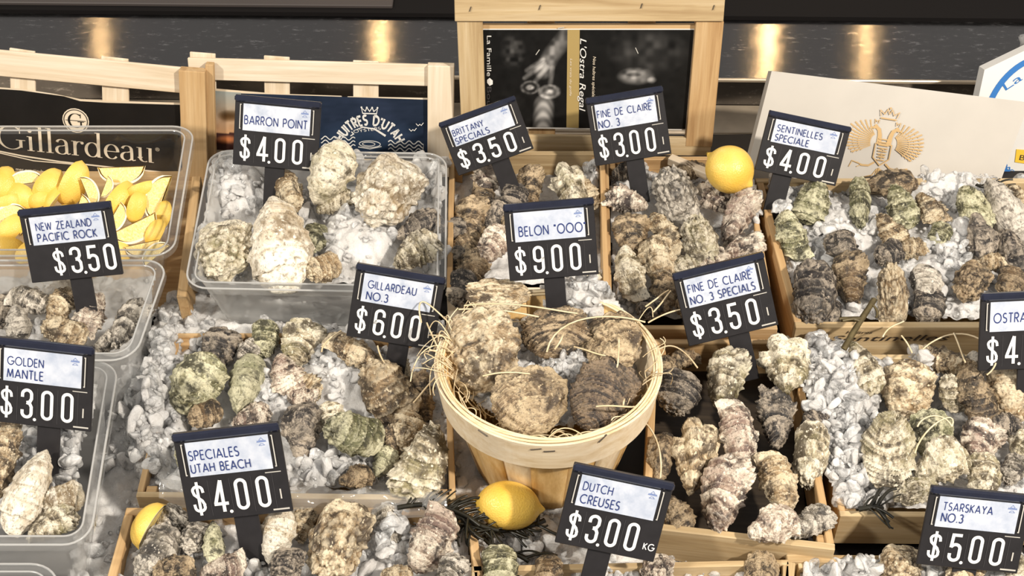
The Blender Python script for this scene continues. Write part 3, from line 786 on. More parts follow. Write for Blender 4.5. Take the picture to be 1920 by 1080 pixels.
# ------------------------------------------------------------------ the setting
def slab(name, x0, x1, y0, y1, z0, z1, m, bev=0.001):
    o = link(name, boxmesh(x1 - x0, y1 - y0, z1 - z0, bev), m, None, Matrix.Translation(((x0 + x1) / 2, (y0 + y1) / 2, (z0 + z1) / 2)))
    return struct(o)
rz = Matrix.Rotation(math.radians(-0.9), 4, 'Z')
def rslab(name, w, x, y0, y1, z0, z1, m, bev=0.001):
    return struct(link(name, boxmesh(w, y1 - y0, z1 - z0, bev), m, None, rz @ Matrix.Translation((x, (y0 + y1) / 2, (z0 + z1) / 2))))
slab('floor', -1.3, 1.3, -0.62, 0.280, -0.05, -0.012, M['black'])
rslab('trim_1', 2.8, 0, 0.296, 0.352, -0.06, -0.020, M['ledge'])       # low steel ledge behind the ice counter
rslab('trim_2', 2.8, 0, 0.352, 0.485, -0.05, 0.020, M['steel'])        # steel shelf top behind it
rslab('trim_3', 2.8, 0, 0.3495, 0.3535, 0.0165, 0.0215, M['ledge'])    # its bright front edge
rslab('trim_4', 2.8, 0, 0.281, 0.287, -0.05, -0.014, M['ledge'])
rslab('dark_slab_rear', 2.8, 0, 0.481, 0.90, -0.05, 0.026, M['void'], 0)  # black slab added to stand in for the darkness behind the shelf
rslab('trim_5', 1.2, -0.765, 0.492, 0.56, 0.0, 0.030, M['shelf'])
# ------------------------------------------------------------------ crate backs standing behind the display
PA = lean_plane(0.20, 0.0, 15)
def px_board(name, a, b, hgt_px_b, m, parent, plane, off=0.0, thick=0.004):
    """plank on a plane: top edge from pixel a to pixel b, lower edge through pixel hgt_px_b (below a)"""
    A = plane.pt(*a, off); B = plane.pt(*b, off); Cc = plane.pt(*hgt_px_b, off)
    x = (B - A); L = x.length; x.normalize(); y = plane.n.cross(x); h = (A - Cc).dot(y)
    o = (A + B) / 2 - y * (h / 2)
    return link(name, boxmesh(L, h, thick, 0.0006), m, parent, mat4(x, y, plane.n, o))
def px_post(name, top_l, top_r, bot_l, m, parent, plane, off=0.0, thick=0.012):
    A = plane.pt(*top_l, off); B = plane.pt(*top_r, off); D = plane.pt(*bot_l, off)
    y = (A - D); L = y.length; y.normalize(); xx = y.cross(plane.n).normalized(); w = (B - A).dot(xx)
    o = (A + D) / 2 + xx * (w / 2)                       # grain runs along local x
    return link(name, boxmesh(L, w, thick, 0.0006), m, parent, mat4(y, -xx, plane.n, o))
def px_poly(name, pts, m, parent, plane, off, thick=0.0006):
    bm = bmesh.new(); o = plane.pt(*pts[0], off); x = Vector((1, 0, 0)); y = plane.n.cross(x)
    vs = [bm.verts.new(((plane.pt(*p, off) - o).dot(x), (plane.pt(*p, off) - o).dot(y), 0)) for p in pts]
    f = bm.faces.new(vs); bmesh.ops.recalc_face_normals(bm, faces=[f])
    r = bmesh.ops.extrude_face_region(bm, geom=[f]); bmesh.ops.translate(bm, vec=(0, 0, -thick), verts=[v for v in r['geom'] if isinstance(v, bmesh.types.BMVert)])
    bmesh.ops.recalc_face_normals(bm, faces=bm.faces[:])
    return link(name, bmmesh(name, bm), m, parent, mat4(x, y, plane.n, o))
def px_text(name, g_w, A, B, hpx, m, parent, plane, off, fit=True):
    g, wd = g_w; mw, L = plane.frame(A, B, off); s = L / wd
    a = plane.pt(*A, off); hh = (plane.pt(A[0], A[1] - hpx, off) - a).length if abs(A[0] - B[0]) > abs(A[1] - B[1]) else (plane.pt(A[0] + hpx, A[1], off) - a).length
    q = G2(); q.add(g, lambda u, v: (u * s, v * hh))
    return link(name, q.mesh(name), m, parent, mw)
def picture(name, tl, tr, br, bl, nx, ny, fn, m, parent, plane, off):
    v = []; f = []; c = []; o = plane.pt(*tl, off); x = Vector((1, 0, 0)); y = plane.n.cross(x)
    for j in range(ny + 1):
        for i in range(nx + 1):
            u, w = i / nx, j / ny
            p = [(tl[k] * (1 - u) + tr[k] * u) * (1 - w) + (bl[k] * (1 - u) + br[k] * u) * w for k in (0, 1)]
            d = plane.pt(p[0], p[1], off) - o; v.append((d.dot(x), d.dot(y), 0)); c.append(C(*[max(0, min(255, q)) for q in fn(p[0], p[1])]))
    for j in range(ny):
        for i in range(nx):
            q = j * (nx + 1) + i; f.append((q + nx + 1, q + nx + 2, q + 1, q))
    me = mesh(name, v, f); at = me.color_attributes.new('ink', 'FLOAT_COLOR', 'POINT'); at.data.foreach_set('color', np.array(c, np.float32).ravel())
    return link(name, me, m, parent, mat4(x, y, plane.n, o))
def seg_d(px, py, a, b):
    ax, ay = a; bx, by = b; t = max(0, min(1, ((px - ax) * (bx - ax) + (py - ay) * (by - ay)) / ((bx - ax) ** 2 + (by - ay) ** 2)))
    return math.hypot(px - ax - t * (bx - ax), py - ay - t * (by - ay))
def blob(px, py, cx, cy, rx, ry, p=2.0):
    q = math.sqrt(((px - cx) / rx) ** 2 + ((py - cy) / ry) ** 2); return max(0.0, 1 - q ** p) if q < 1 else 0.0
def n2(px, py, s, sc): return float(vnoise(np.array([[px / sc, py / sc, 0.5]]), s)[0])

# -- slatted crate back lined with black paper, behind the lemon wedges
root = empty('crate_back', Matrix.Translation(PA.pt(160, 480))); tag(root, 'slatted pale wooden crate back lined with black paper, behind the lemon wedges', 'crate', 'slatted crate backs behind the tubs')
px_board('top_rail', (-60, 88), (350, 127), (-60, 136), M['pine'], root, PA, 0.004)
for a, b in ((18, 66), (190, 241)):
    px_post('slat', (a, 88 + a * 0.09), (b, 90 + b * 0.09), (a + 10, 480), M['pine'], root, PA, -0.001, 0.003)
px_post('post', (337, 128), (386, 130), (352, 520), M['gold'], root, PA, 0.008, 0.014)
px_post('post', (386, 118), (401, 119), (396, 480), M['gold'], root, PA, 0.000, 0.010)
px_board('low_rail', (-60, 378), (350, 390), (-60, 470), M['pine'], root, PA, 0.002, 0.004)
lin = px_poly('lining', [(-60, 160), (40, 167), (100, 176), (150, 186), (200, 189), (338, 193), (338, 396), (-60, 384)], M['pine'], root, PA, 0.0035)
lin2 = px_poly('black_sheet', [(-60, 163), (40, 170), (120, 181), (150, 190), (200, 193), (338, 197), (338, 392), (-60, 380)], M['blackpaper'], root, PA, 0.005)
def serif_word():
    nib = (0.022, 0.115); g = G2(); x = 0.0
    def st(p, n=None): g.stroke([(a + x, b) for a, b in p], 0.03, nib=n or nib)
    def sf(cx, y, w=0.2): g.stroke([(cx - w / 2 + x, y), (cx + w / 2 + x, y)], 0.026)
    for ch in 'Gillardeau':
        if ch == 'G':
            st(arc(0.5, 0.5, 0.46, 0.5, 50, 318, 24)); st([(0.84, 0.42), (0.84, 0.1)]); sf(0.84, 0.42, 0.34); g.stroke([(0.82 + x, 0.98), (0.82 + x, 0.7)], 0.03); x += 1.06
        elif ch == 'i':
            st([(0.14, 0), (0.14, 0.62)]); sf(0.14, 0.01, 0.26); sf(0.08, 0.61, 0.14); g.disc((0.13 + x, 0.86), 0.075); x += 0.36
        elif ch == 'l':
            st([(0.14, 0), (0.14, 1.06)]); sf(0.14, 0.01, 0.26); sf(0.08, 1.05, 0.14); x += 0.34
        elif ch == 'a':
            st(arc(0.24, 0.46, 0.17, 0.17, 165, 0, 10) + [(0.42, 0.3), (0.42, 0.08), (0.47, 0.01), (0.56, 0.04)]); st(arc(0.24, 0.17, 0.19, 0.18, 80, 330, 14)); st([(0.26, 0.35), (0.41, 0.4)]); x += 0.60
        elif ch == 'r':
            st([(0.13, 0), (0.13, 0.62)]); sf(0.13, 0.01, 0.26); sf(0.07, 0.61, 0.14); st(arc(0.32, 0.42, 0.18, 0.19, 170, 70, 8)); g.disc((0.40 + x, 0.56), 0.06); x += 0.50
        elif ch == 'd':
            st(arc(0.27, 0.31, 0.23, 0.31, 0, 360, 22)); st([(0.5, 0.0), (0.5, 1.06)]); sf(0.56, 0.01, 0.14); sf(0.44, 1.05, 0.14); x += 0.70
        elif ch == 'e':
            st(arc(0.28, 0.31, 0.23, 0.31, 0, 320, 20)); g.stroke([(0.06 + x, 0.32), (0.5 + x, 0.32)], 0.03); x += 0.60
        elif ch == 'u':
            st([(0.13, 0.62), (0.13, 0.2)] + arc(0.30, 0.2, 0.17, 0.19, 180, 300, 8)); st([(0.5, 0.62), (0.5, 0.0)]); sf(0.07, 0.61, 0.14); sf(0.44, 0.61, 0.14); sf(0.56, 0.01, 0.14); x += 0.68
    return g, x - 0.06
px_text('lettering', serif_word(), (-3, 277), (288, 305), 43, M['cream'], lin2, PA, 0.0056)
px_text('small_print', btext('www.'), (174, 331), (196, 334), 10, M['cream'], lin2, PA, 0.0056)
px_text('small_print', btext('mer ostréiculteur'), (30, 320), (94, 326), 9, M['cream'], lin2, PA, 0.0056)
mw, L = PA.frame((142, 226), (167, 228), 0.0056)
g = G2(); g.disc((0, 0), L); link('emblem', g.mesh('emblem'), M['cream'], lin2, mw)
g = G2(); g.ring((0, 0), L * 0.88, L * 0.06)
q = G2(); q.stroke(arc(0.5, 0.5, 0.44, 0.5, 50, 318, 24), 0.03, nib=(0.03, 0.15)); q.stroke([(0.84, 0.42), (0.84, 0.1)], 0.1); q.stroke([(0.62, 0.43), (1.04, 0.43)], 0.05); q.stroke([(0.82, 0.98), (0.82, 0.7)], 0.05)
g.add(q, lambda a, b: ((a - 0.5) * 1.15 * L, (b - 0.5) * 1.15 * L)); g.stroke([(-0.75 * L, 0), (0.75 * L, 0)], 0.05 * L)
link('emblem_letter', g.mesh('emblem_letter'), M['blackpaper'], lin2, mw @ Matrix.Translation((0, 0, 0.0004)))
mw, L = PA.frame((0, 285), (100, 285), 0.0056); u = L / 100
g = G2(); g.stroke([(-20 * u, 6 * u), (40 * u, -8 * u), (110 * u, -20 * u), (200 * u, -31 * u), (330 * u, -45 * u)], 3 * u); g.stroke([(-20 * u, 3 * u), (60 * u, -18 * u), (140 * u, -26 * u)], 2 * u)
link('flourish', g.mesh('flourish'), M['cream'], lin2, mw)
px_text('registered_mark', btext('®'), (291, 283), (299, 284), 9, M['cream'], lin2, PA, 0.0056)
link('base_panel', boxmesh(0.36, 0.24, 0.004), M['gold'], root, Matrix.Translation((P(385, 450, 0).x - 0.195, P(300, 590, 0).y + 0.122, -0.002)))
# its side plank running towards the buyer
a = PA.pt(372, 300, 0.01); z0 = a.z
board('side_plank', P(340, 556, 0.045), P(368, 330, 0.045), (0, 0, 1), 0.010, 0.052, M['gold'], root)

# -- slatted crate back with the sunset and navy card
P2 = lean_plane(0.214, 0.0, 15)
root = empty('crate_back', Matrix.Translation(P2.pt(600, 420))); tag(root, 'slatted pale wooden crate back with a navy crowned card and sunset print', 'crate', 'slatted crate backs behind the tubs')
px_board('top_rail', (352, 108), (850, 122), (352, 148), M['pine'], root, P2, 0.004)
px_post('slat', (356, 97), (404, 98), (366, 420), M['pine'], root, P2, -0.001, 0.003)
px_post('slat', (495, 104), (543, 105), (500, 420), M['pine'], root, P2, -0.001, 0.003)
px_post('slat', (662, 113), (710, 114), (664, 420), M['pine'], root, P2, -0.001, 0.003)
px_post('post', (802, 120), (852, 122), (802, 450), M['pine'], root, P2, 0.006, 0.012)
px_board('low_rail', (380, 380), (850, 384), (380, 425), M['pine'], root, P2, 0.0, 0.004)
crd = px_poly('card', [(399, 166), (520, 176), (640, 180), (646, 190), (652, 181), (803, 184), (803, 400), (402, 395)], M['pine'], root, P2, 0.0035)
def sunset(x, y):
    t = (y - 170) / 110.0
    a = np.array((150, 158, 156)) * (1 - t) + np.array((214, 150, 96)) * t if t < 0.72 else np.array((70, 44, 40)) + 150 * blob(x, y, 425, 262, 24, 9) * np.array((1, .62, .3))
    a = a - 95 * blob(x, y, 432, 217, 26, 12) - 25 * max(0, n2(x, y, 3, 14)); return a
picture('sunset_print', (400, 170), (452, 174), (452, 284), (402, 280), 26, 40, sunset, M['print'], crd, P2, 0.0042)
def navy(x, y):
    k = n2(x, y, 4, 30) * 9 + n2(x, y * 3, 5, 12) * 5; t = blob(x, y, 690, 260, 120, 40) * 12
    return np.array((34 + k + t * 0.6, 44 + k + t, 62 + k * 1.3 + t * 1.3))
picture('navy_print', (452, 175), (802, 187), (802, 300), (452, 292), 60, 24, navy, M['print'], crd, P2, 0.0042)
def pxdraw(name, fn, org, unit_px, m, parent, plane, off):
    """drawing in pixel-sized units around a point of a plane"""
    mw, L = plane.frame(org, (org[0] + unit_px[0], org[1] + unit_px[1]), off); u = L / math.hypot(*unit_px)
    g = G2(); fn(g); q = G2(); q.add(g, lambda a, b: (a * u, b * u * 1.1)); return link(name, q.mesh(name), m, parent, mw)
def arch_text(g):
    t, wd = gtext("HUITRES D'UTAH", 0.24, 0.3); R = 78.0; span = 2.25
    for v in t.v:
        an = PI / 2 + span / 2 - span * v[0] / wd; r = R - 22 + v[1] * 17; g.v.append((math.cos(an) * r, math.sin(an) * r - 40, 0)); g.c.append(None)
    g.f += t.f
pxdraw('arched_lettering', arch_text, (693, 250), (100, 3), M['white'], crd, P2, 0.0048)
def crown(g):
    g.stroke([(-13, 0), (13, 0)], 2.2); g.stroke([(-13, 0), (-15, 10), (-8, 4), (-5, 11), (0, 4), (5, 11), (8, 4), (15, 10), (13, 0)], 1.6)
    for x in (-15, -5, 5, 15): g.disc((x, 11), 1.8, 0, 8)
pxdraw('crown', crown, (693, 213), (100, 3), M['white'], crd, P2, 0.0048)
def seal(g):
    g.stroke([(-30, 6), (-12, 13), (10, 10), (30, -2)], 3.4, taper=(0.3, 1.2)); g.stroke([(-36, -4), (-30, 0), (-34, 4)], 2)
    g.stroke(arc(0, -18, 20, 6, 0, 360, 20), 1.4); g.stroke(arc(-2, -18, 12, 3.5, 0, 360, 16), 1.2); g.stroke([(-22, -24), (0, -27), (22, -22)], 1.6)
pxdraw('oyster_drawing', seal, (693, 252), (100, 3), M['white'], crd, P2, 0.0048)
def waves(g):
    for k in range(3): g.stroke([(x, 3.0 * math.sin(x * 0.36) - k * 7) for x in range(0, 68, 2)], 1.9)
    g.stroke([(66, -14 + 3.0 * math.sin(66 * 0.36)), (66, 3.0 * math.sin(66 * 0.36))], 0.6); 
def waves2(g):
    for k in range(3): g.stroke([(x, 3.0 * math.sin(x * 0.36) - k * 7 + 4) for x in range(-126, -60, 2)], 1.7)
def gull(g): g.stroke([(-6, 0), (-2, -4), (1, -1), (4, -3), (8, 2)], 1.2)
pxdraw('wave_pattern', waves, (728, 266), (100, 3), M['white'], crd, P2, 0.0048)
pxdraw('wave_pattern', waves2, (728, 266), (100, 3), M['white'], crd, P2, 0.0048)
pxdraw('gull_mark', gull, (773, 242), (100, 3), M['white'], crd, P2, 0.0048)
pxdraw('gull_mark', gull, (786, 232), (100, 3), M['white'], crd, P2, 0.0048)
px_text('small_print', gtext('OYSTERS'.replace('Y', 'Y'), 0.14), (664, 249), (714, 243), 5, M['white'], crd, P2, 0.0048)

# -- tall crate stood on end with the black printed sheet
PB = lean_plane(0.20, 0.0, 15)
root = empty('crate_back', Matrix.Translation(PB.pt(1090, 290))); tag(root, 'tall upended golden wooden crate with a black photo sheet stapled inside', 'crate', 'slatted crate backs behind the tubs')
px_board('top_rail', (852, -14), (1359, -14), (852, 37), M['ash'], root, PB, 0.010, 0.012)
px_post('post', (857, 36), (905, 36), (868, 300), M['ash'], root, PB, 0.006, 0.014)
px_post('post', (1304, 36), (1356, 36), (1284, 270), M['gold'], root, PB, 0.006, 0.014)
for a in (988, 1177): px_post('slat', (a, 20), (a + 52, 20), (a + 4, 290), M['gold'], root, PB, -0.004, 0.003)
px_board('ledge_strip', (905, 44), (1304, 44), (905, 56), M['gold'], root, PB, 0.002, 0.004)
px_board('low_rail', (860, 250), (1334, 258), (860, 283), M['ash'], root, PB, 0.0095, 0.006)
sh = px_poly('photo_sheet', [(905, 54), (1302, 54), (1286, 244), (905, 240)], M['white'], root, PB, 0.0045)
def hands(x, y):
    g = 22 + 5 * n2(x, y, 7, 9)
    d = min(seg_d(x, y, (1070, 58), (1036, 100)), seg_d(x, y, (1036, 100), (1018, 132))); g += 125 * max(0, 1 - (d / 19) ** 2) * (0.7 + 0.45 * n2(x, y, 8, 9))
    for k, (a, b) in enumerate((((1018, 112), (988, 132)), ((1020, 120), (984, 146)), ((1026, 126), (1004, 152)), ((1036, 128), (1032, 156)))): g += 80 * max(0, 1 - (seg_d(x, y, a, b) / 6) ** 2) * (0.8 + 0.4 * n2(x, y, 20 + k, 7))
    r1 = math.hypot((x - 994) / 20, (y - 164) / 14); r2 = math.hypot((x - 1030) / 23, (y - 172) / 15)
    g += 180 * max(0, 1 - r1 ** 3) * (0.55 + 0.45 * math.sin(r1 * 9)) * (0.8 + 0.5 * n2(x, y, 9, 5)) + 200 * max(0, 1 - r2 ** 3) * (0.7 + 0.3 * math.sin(r2 * 8 + 1)) * (0.85 + 0.4 * n2(x, y, 10, 5))
    d = seg_d(x, y, (1020, 196), (1018, 236)); g += 155 * max(0, 1 - (d / 21) ** 2) * (0.82 + 0.18 * math.sin(y * 0.33 - 0.02 * (x - 1018) ** 2)); g += 50 * blob(x, y, 962, 95, 26, 38) * (0.5 + n2(x, y, 11, 8))
    g += 18 * blob(x, y, 950, 200, 40, 30) * (0.5 + n2(x, y, 31, 8))
    return (g * 1.02, g, g * 0.98)
picture('hands_photo', (905, 56), (1064, 56), (1062, 239), (905, 238), 80, 92, hands, M['print'], sh, PB, 0.0052)
def lips(x, y):
    g = 24 + 5 * n2(x, y, 12, 10); g += 165 * blob(x, y, 1192, 143, 38, 18) * (0.75 + 0.5 * n2(x, y, 13, 9)); g -= 80 * blob(x, y, 1188, 140, 16, 5) ; g += 44 * blob(x, y, 1215, 95, 80, 50) * (0.6 + n2(x, y, 14, 14))
    g += 110 * blob(x, y, 1222, 150, 10, 7)
    return (g * 1.02, g, g * 0.98)
picture('mouth_photo', (1087, 56), (1301, 56), (1285, 242), (1085, 240), 90, 80, lips, M['print'], sh, PB, 0.0052)
px_poly('gold_band', [(1064, 56), (1087, 56), (1085, 240), (1062, 239)], M['khaki'], sh, PB, 0.0052)
px_text('lettering', btext('La Famille'), (913, 67), (913, 143), 12, M['white'], sh, PB, 0.0058)
px_text('faint_lettering', btext('Bou'), (913, 163), (913, 198), 12, M['seam'], sh, PB, 0.0058)
def leaf(g): g.poly([(-7, 0), (-2, 5), (5, 5), (8, 0), (2, -4), (-3, -4)])
pxdraw('leaf_mark', leaf, (918, 153), (0, 20), M['white'], sh, PB, 0.0058)
px_text('lettering', btext("L'Ostra Regal", 0.25), (1088, 72), (1086, 209), 17, M['white'], sh, PB, 0.0058)
px_text('fine_print', btext('Nos huîtres spéciales', 0.2), (1112, 106), (1110, 186), 8, M['cream'], sh, PB, 0.0058)
px_text('fine_print', btext('Les vrais du golfe', 0.2), (1069, 110), (1068, 180), 6, M['cream'], sh, PB, 0.0058)
for x, y, a in ((1008, 98, 55), (1194, 95, -65), (1052, 52, 10)):
    mw, L = PB.frame((x, y), (x + 12 * math.cos(math.radians(a)), y - 12 * math.sin(math.radians(a))), 0.006)
    link('staple', boxmesh(L, L * 0.12, 0.0008, 0.0001), M['clip'], sh, mw)
for x, y in ((882, 17), (1012, 14), (1203, 11), (1338, 14)):
    mw, L = PB.frame((x, y), (x + 3, y - 9), 0.017); link('staple', boxmesh(L, L * 0.13, 0.0012, 0.0001), M['staple'], root, mw)

# -- white board with the gold eagle
PW = lean_plane(0.150, 0.035, 36)
root = empty('box_lid', Matrix.Translation(PW.pt(1640, 345))); tag(root, 'white wooden box lid with a gold double-headed eagle crest, leaning back', 'box lid')
bd = px_poly('panel', [(1447, 133), (1930, 192), (1868, 362), (1395, 338)], M['board'], root, PW, 0.0, 0.022)
def eagle(g):
    rng = random.Random(4)
    for s in (-1, 1):
        for k in range(13):                      # flight feathers
            a = math.radians(72 - k * 9.0); r = 66 - 1.6 * abs(k - 4)
            x0, y0 = s * (17 + 8 * math.cos(a)), 8 + 12 * math.sin(a)
            x1, y1 = s * (14 + r * math.cos(a)), 6 + r * 0.66 * math.sin(a)
            g.stroke([(x0, y0), ((x0 + x1) / 2 + s * 2, (y0 + y1) / 2 - 1.5), (x1, y1)], 2.2, taper=(0.7, 1.2))
            for q in range(3):
                t = 0.35 + 0.2 * q; g.stroke([(x0 + (x1 - x0) * t, y0 + (y1 - y0) * t), (x0 + (x1 - x0) * (t + .12) + s * 1, y0 + (y1 - y0) * (t + .12) - 3.5)], 0.9)
        g.stroke([(s * 9, 6), (s * 10, 20), (s * 13, 29), (s * 19, 33), (s * 25, 31)], 6.5, taper=(1.4, 0.6)); g.stroke([(s * 22, 33), (s * 31, 29)], 2.2); g.disc((s * 20, 34), 3.4, 0, 10)
        g.stroke([(s * 17, 39), (s * 16, 45), (s * 20, 42), (s * 24, 45), (s * 23, 38)], 1.5)
        g.stroke([(s * 10, -26), (s * 20, -33), (s * 34, -34)], 3.2); g.stroke([(s * 34, -34), (s * 42, -30)], 1.5); g.stroke([(s * 34, -34), (s * 42, -38)], 1.5); g.stroke([(s * 33, -33), (s * 52, -29), (s * 56, -40)], 1.7)
        g.stroke([(s * 3, -36), (s * 10, -48), (s * 26, -54)], 1.8); g.stroke([(s * 2, -36), (s * 5, -52), (s * 12, -58)], 1.8)
    g.stroke([(0, -34), (0, -60)], 2.5)
    for k in range(8): g.stroke([(-11 + k * 0.6, 14 - k * 5), (11 - k * 0.6, 14 - k * 5)], 2.0)
    g.stroke([(-15, 6), (-15, -18), (0, -30), (15, -18), (15, 6), (-15, 6)], 2.2)
    g.stroke([(-6, -6), (0, -2), (6, -6)], 1.4); g.stroke([(-5, -14), (5, -14)], 1.4); g.stroke([(0, -8), (0, -20)], 1.2)
    g.stroke([(-15, 49), (15, 49)], 2.4); g.stroke([(-15, 52), (-18, 62), (-9, 56), (-4, 65), (0, 57), (4, 65), (9, 56), (18, 62), (15, 52)], 1.7)
    g.disc((0, 67), 2, 0, 8)
pxdraw('eagle_crest', eagle, (1655, 277), (100, 16), M['goldink'], bd, PW, 0.0005)

# -- white and blue printed carton behind the lid
PC = lean_plane(0.215, 0.0, 24)
root = empty('carton', Matrix.Translation(PC.pt(1950, 400))); tag(root, 'white carton printed with a blue ring, standing behind the eagle lid', 'carton')
cb = px_poly('panel', [(1832, 196), (1846, 131), (1990, 62), (2090, 130), (2060, 430), (1848, 352)], M['white'], root, PC, 0.0, 0.02)
mw, L = PC.frame((1952, 232), (2052, 232), 0.0006); u = L / 100
g = G2(); g.ring((0, 0), 106 * u, 11 * u, 0, 64, 128 * u); link('blue_ring', g.mesh('blue_ring'), M['bluep'], cb, mw)
px_text('lettering', btext('La'), (1886, 170), (1918, 149), 21, M['bluep'], cb, PC, 0.0007)
px_text('lettering', btext('www.huitres'), (1883, 312), (1975, 392), 13, M['bluep'], cb, PC, 0.0007)
px_poly('blue_stripe', [(1870, 318), (1878, 306), (1910, 336), (1960, 380), (1960, 400), (1900, 352)], M['bluep'], cb, PC, 0.0010)
px_poly('yellow_label', [(1906, 280), (1960, 284), (1958, 312), (1903, 304)], M['yellowp'], cb, PC, 0.0010)
px_text('lettering', btext('B'), (1911, 300), (1921, 301), 14, M['blackink'], cb, PC, 0.0014)
pxb = lean_plane(0.30, 0.0, 5)
v0 = pxb.pt(1915, 100); me = bpy.data.meshes.new('b')
def lathe(prof, n=24, axis='z'):
    v = []; f = []
    for r, h in prof:
        for k in range(n):
            a = 2 * PI * k / n; v.append((r * math.cos(a), r * math.sin(a), h))
    for i in range(len(prof) - 1):
        for k in range(n): f.append((i * n + k, i * n + (k + 1) % n, (i + 1) * n + (k + 1) % n, (i + 1) * n + k))
    return v, f
v, f = lathe([(0.001, 0), (0.014, 0.0), (0.015, 0.004), (0.014, 0.05), (0.016, 0.055), (0.013, 0.09), (0.006, 0.11), (0.007, 0.125), (0.001, 0.126)])
o = link('bottle', mesh('bottle', v, f, True), M['film'], None, mat4(Vector((.55, 0, .26)), Vector((0, .6, 0)), Vector((-.26, 0, .5)), pxb.pt(1940, 150)))
tag(o, 'clear plastic bottle lying against the steel back panel above the blue carton', 'bottle')

# ------------------------------------------------------------------ crates of oysters
CR = {}
CR['F'], _ = crate('shallow pine crate half sunk in ice beside the straw basket', [(333, 628), (838, 628), (848, 932), (262, 926)], 0.038, 0.04, ('gold', 'ash', 'gold', 'gold'))
CR['G'], _ = crate('pine crate at the front edge with a lemon wedge on its corner', [(243, 958), (880, 958), (905, 1130), (196, 1130)], 0.036, 0.038, ('gold', 'ash', 'gold', 'gold'), th=0.008)
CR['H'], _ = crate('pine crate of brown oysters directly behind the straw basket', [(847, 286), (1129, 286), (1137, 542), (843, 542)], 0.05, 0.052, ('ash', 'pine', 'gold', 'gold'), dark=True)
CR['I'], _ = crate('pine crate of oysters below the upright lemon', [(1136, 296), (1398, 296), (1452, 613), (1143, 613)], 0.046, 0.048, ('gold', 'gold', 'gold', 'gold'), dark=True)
CR['J'], rj = crate('large pine crate of icy green oysters below the eagle lid', [(1424, 338), (2010, 338), (2010, 608), (1498, 608)], 0.05, 0.055, ('ash', 'ash', 'gold', 'ash'), th=0.008)
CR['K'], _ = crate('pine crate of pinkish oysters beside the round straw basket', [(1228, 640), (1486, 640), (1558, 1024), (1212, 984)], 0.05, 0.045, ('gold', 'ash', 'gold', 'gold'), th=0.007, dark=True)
CR['L'], _ = crate('pine crate in front of the big icy crate, ice heaped over its side', [(1530, 668), (2010, 668), (2010, 966), (1580, 962)], 0.042, 0.043, ('ash', 'ash', 'gold', 'gold'))
CR['M'], _ = crate('pine crate at the front corner holding the $5.00 sign', [(1484, 1046), (2010, 1052), (2010, 1180), (1470, 1180)], 0.036, 0.036, ('ash', 'ash', 'ash', 'ash'), th=0.008)
CR['N'], _ = crate('pine crate at the front edge holding the KG price sign', [(890, 1066), (1473, 1054), (1476, 1180), (890, 1180)], 0.036, 0.036, ('ash', 'ash', 'ash', 'ash'), th=0.006)
fa = P(1498, 608, 0.05); PJ = Plane((0, fa.y - 0.0045, 0), (0, -1, 0))
px_text('lettering', btext('Sentinelles', 0.3), (1556, 640), (1778, 638), 15, M['blackink'], rj['f'], PJ, 0.0004)
px_text('lettering', btext('Huîtres', 0.3), (1586, 626), (1636, 626), 8, M['blackink'], rj['f'], PJ, 0.0004)
o = board('wooden_stick', P(1256, 292, 0.055), P(1330, 322, 0.055), (0, 0, 1), 0.010, 0.010, M['pine'], None); tag(o, 'square pale wooden stick lying across the crate edge beside the lemon', 'wooden stick')

# ------------------------------------------------------------------ plastic tubs
tub('clear plastic tub heaped with lemon wedges', [(-190, 236), (366, 236), (325, 480), (-215, 480)], 0.092, 0.09, 'tub')
tub('clear plastic tub of grey oysters in front of the lemon wedges', [(-190, 487), (318, 487), (252, 676), (-240, 676)], 0.098, 0.098)
tub('clear plastic tub of whitish oysters under the Golden Mantle sign', [(-260, 676), (224, 676), (168, 1022), (-320, 1022)], 0.092, 0.092)
tub('clear plastic tub cut off by the frame at the front corner', [(-260, 1056), (114, 1056), (90, 1230), (-260, 1230)], 0.080, 0.080)
tub('clear plastic tub of large pale oysters under the navy card', [(394, 281), (838, 287), (836, 550), (344, 540)], 0.080, 0.078)

# ------------------------------------------------------------------ round basket
ZB = 0.122; RC = P(1028, 680, ZB); RR = (P(1238, 682, ZB) - P(817, 682, ZB)).length / 2
tilt = Matrix.Translation(RC) @ Matrix.Rotation(math.radians(-5), 4, 'X') @ Matrix.Translation((0, 0, -ZB))
bas = empty('straw_basket', tilt); tag(bas, 'round pale veneer basket lined with straw and filled with large flat oysters', 'basket')
rb = RR * 0.66; NS = 18
for k in range(NS):
    a0 = 2 * PI * (k - 0.04) / NS; a1 = 2 * PI * (k + 1.06) / NS; v = []; f = []
    dr = 0.0012 if k % 2 else 0.0
    for i in range(9):
        t = i / 8; r = (rb + (RR - 0.004 - rb) * t) + dr
        for j in range(5):
            a = a0 + (a1 - a0) * j / 4
            v.append((t * 0.0 + ZB * t, r * math.sin(a), -r * math.cos(a)))      # local x runs up the stave
    for i in range(8):
        for j in range(4): q = i * 5 + j; f.append((q, q + 1, q + 6, q + 5))
    me = mesh('stave', v, f, True)
    o = link('stave', me, M['veneer' if k % 3 else 'veneer2'], bas, tilt @ mat4((0, 0, 1), (0, 1, 0), (-1, 0, 0), (0, 0, 0)))
    s = o.modifiers.new('t', 'SOLIDIFY'); s.thickness = 0.0016
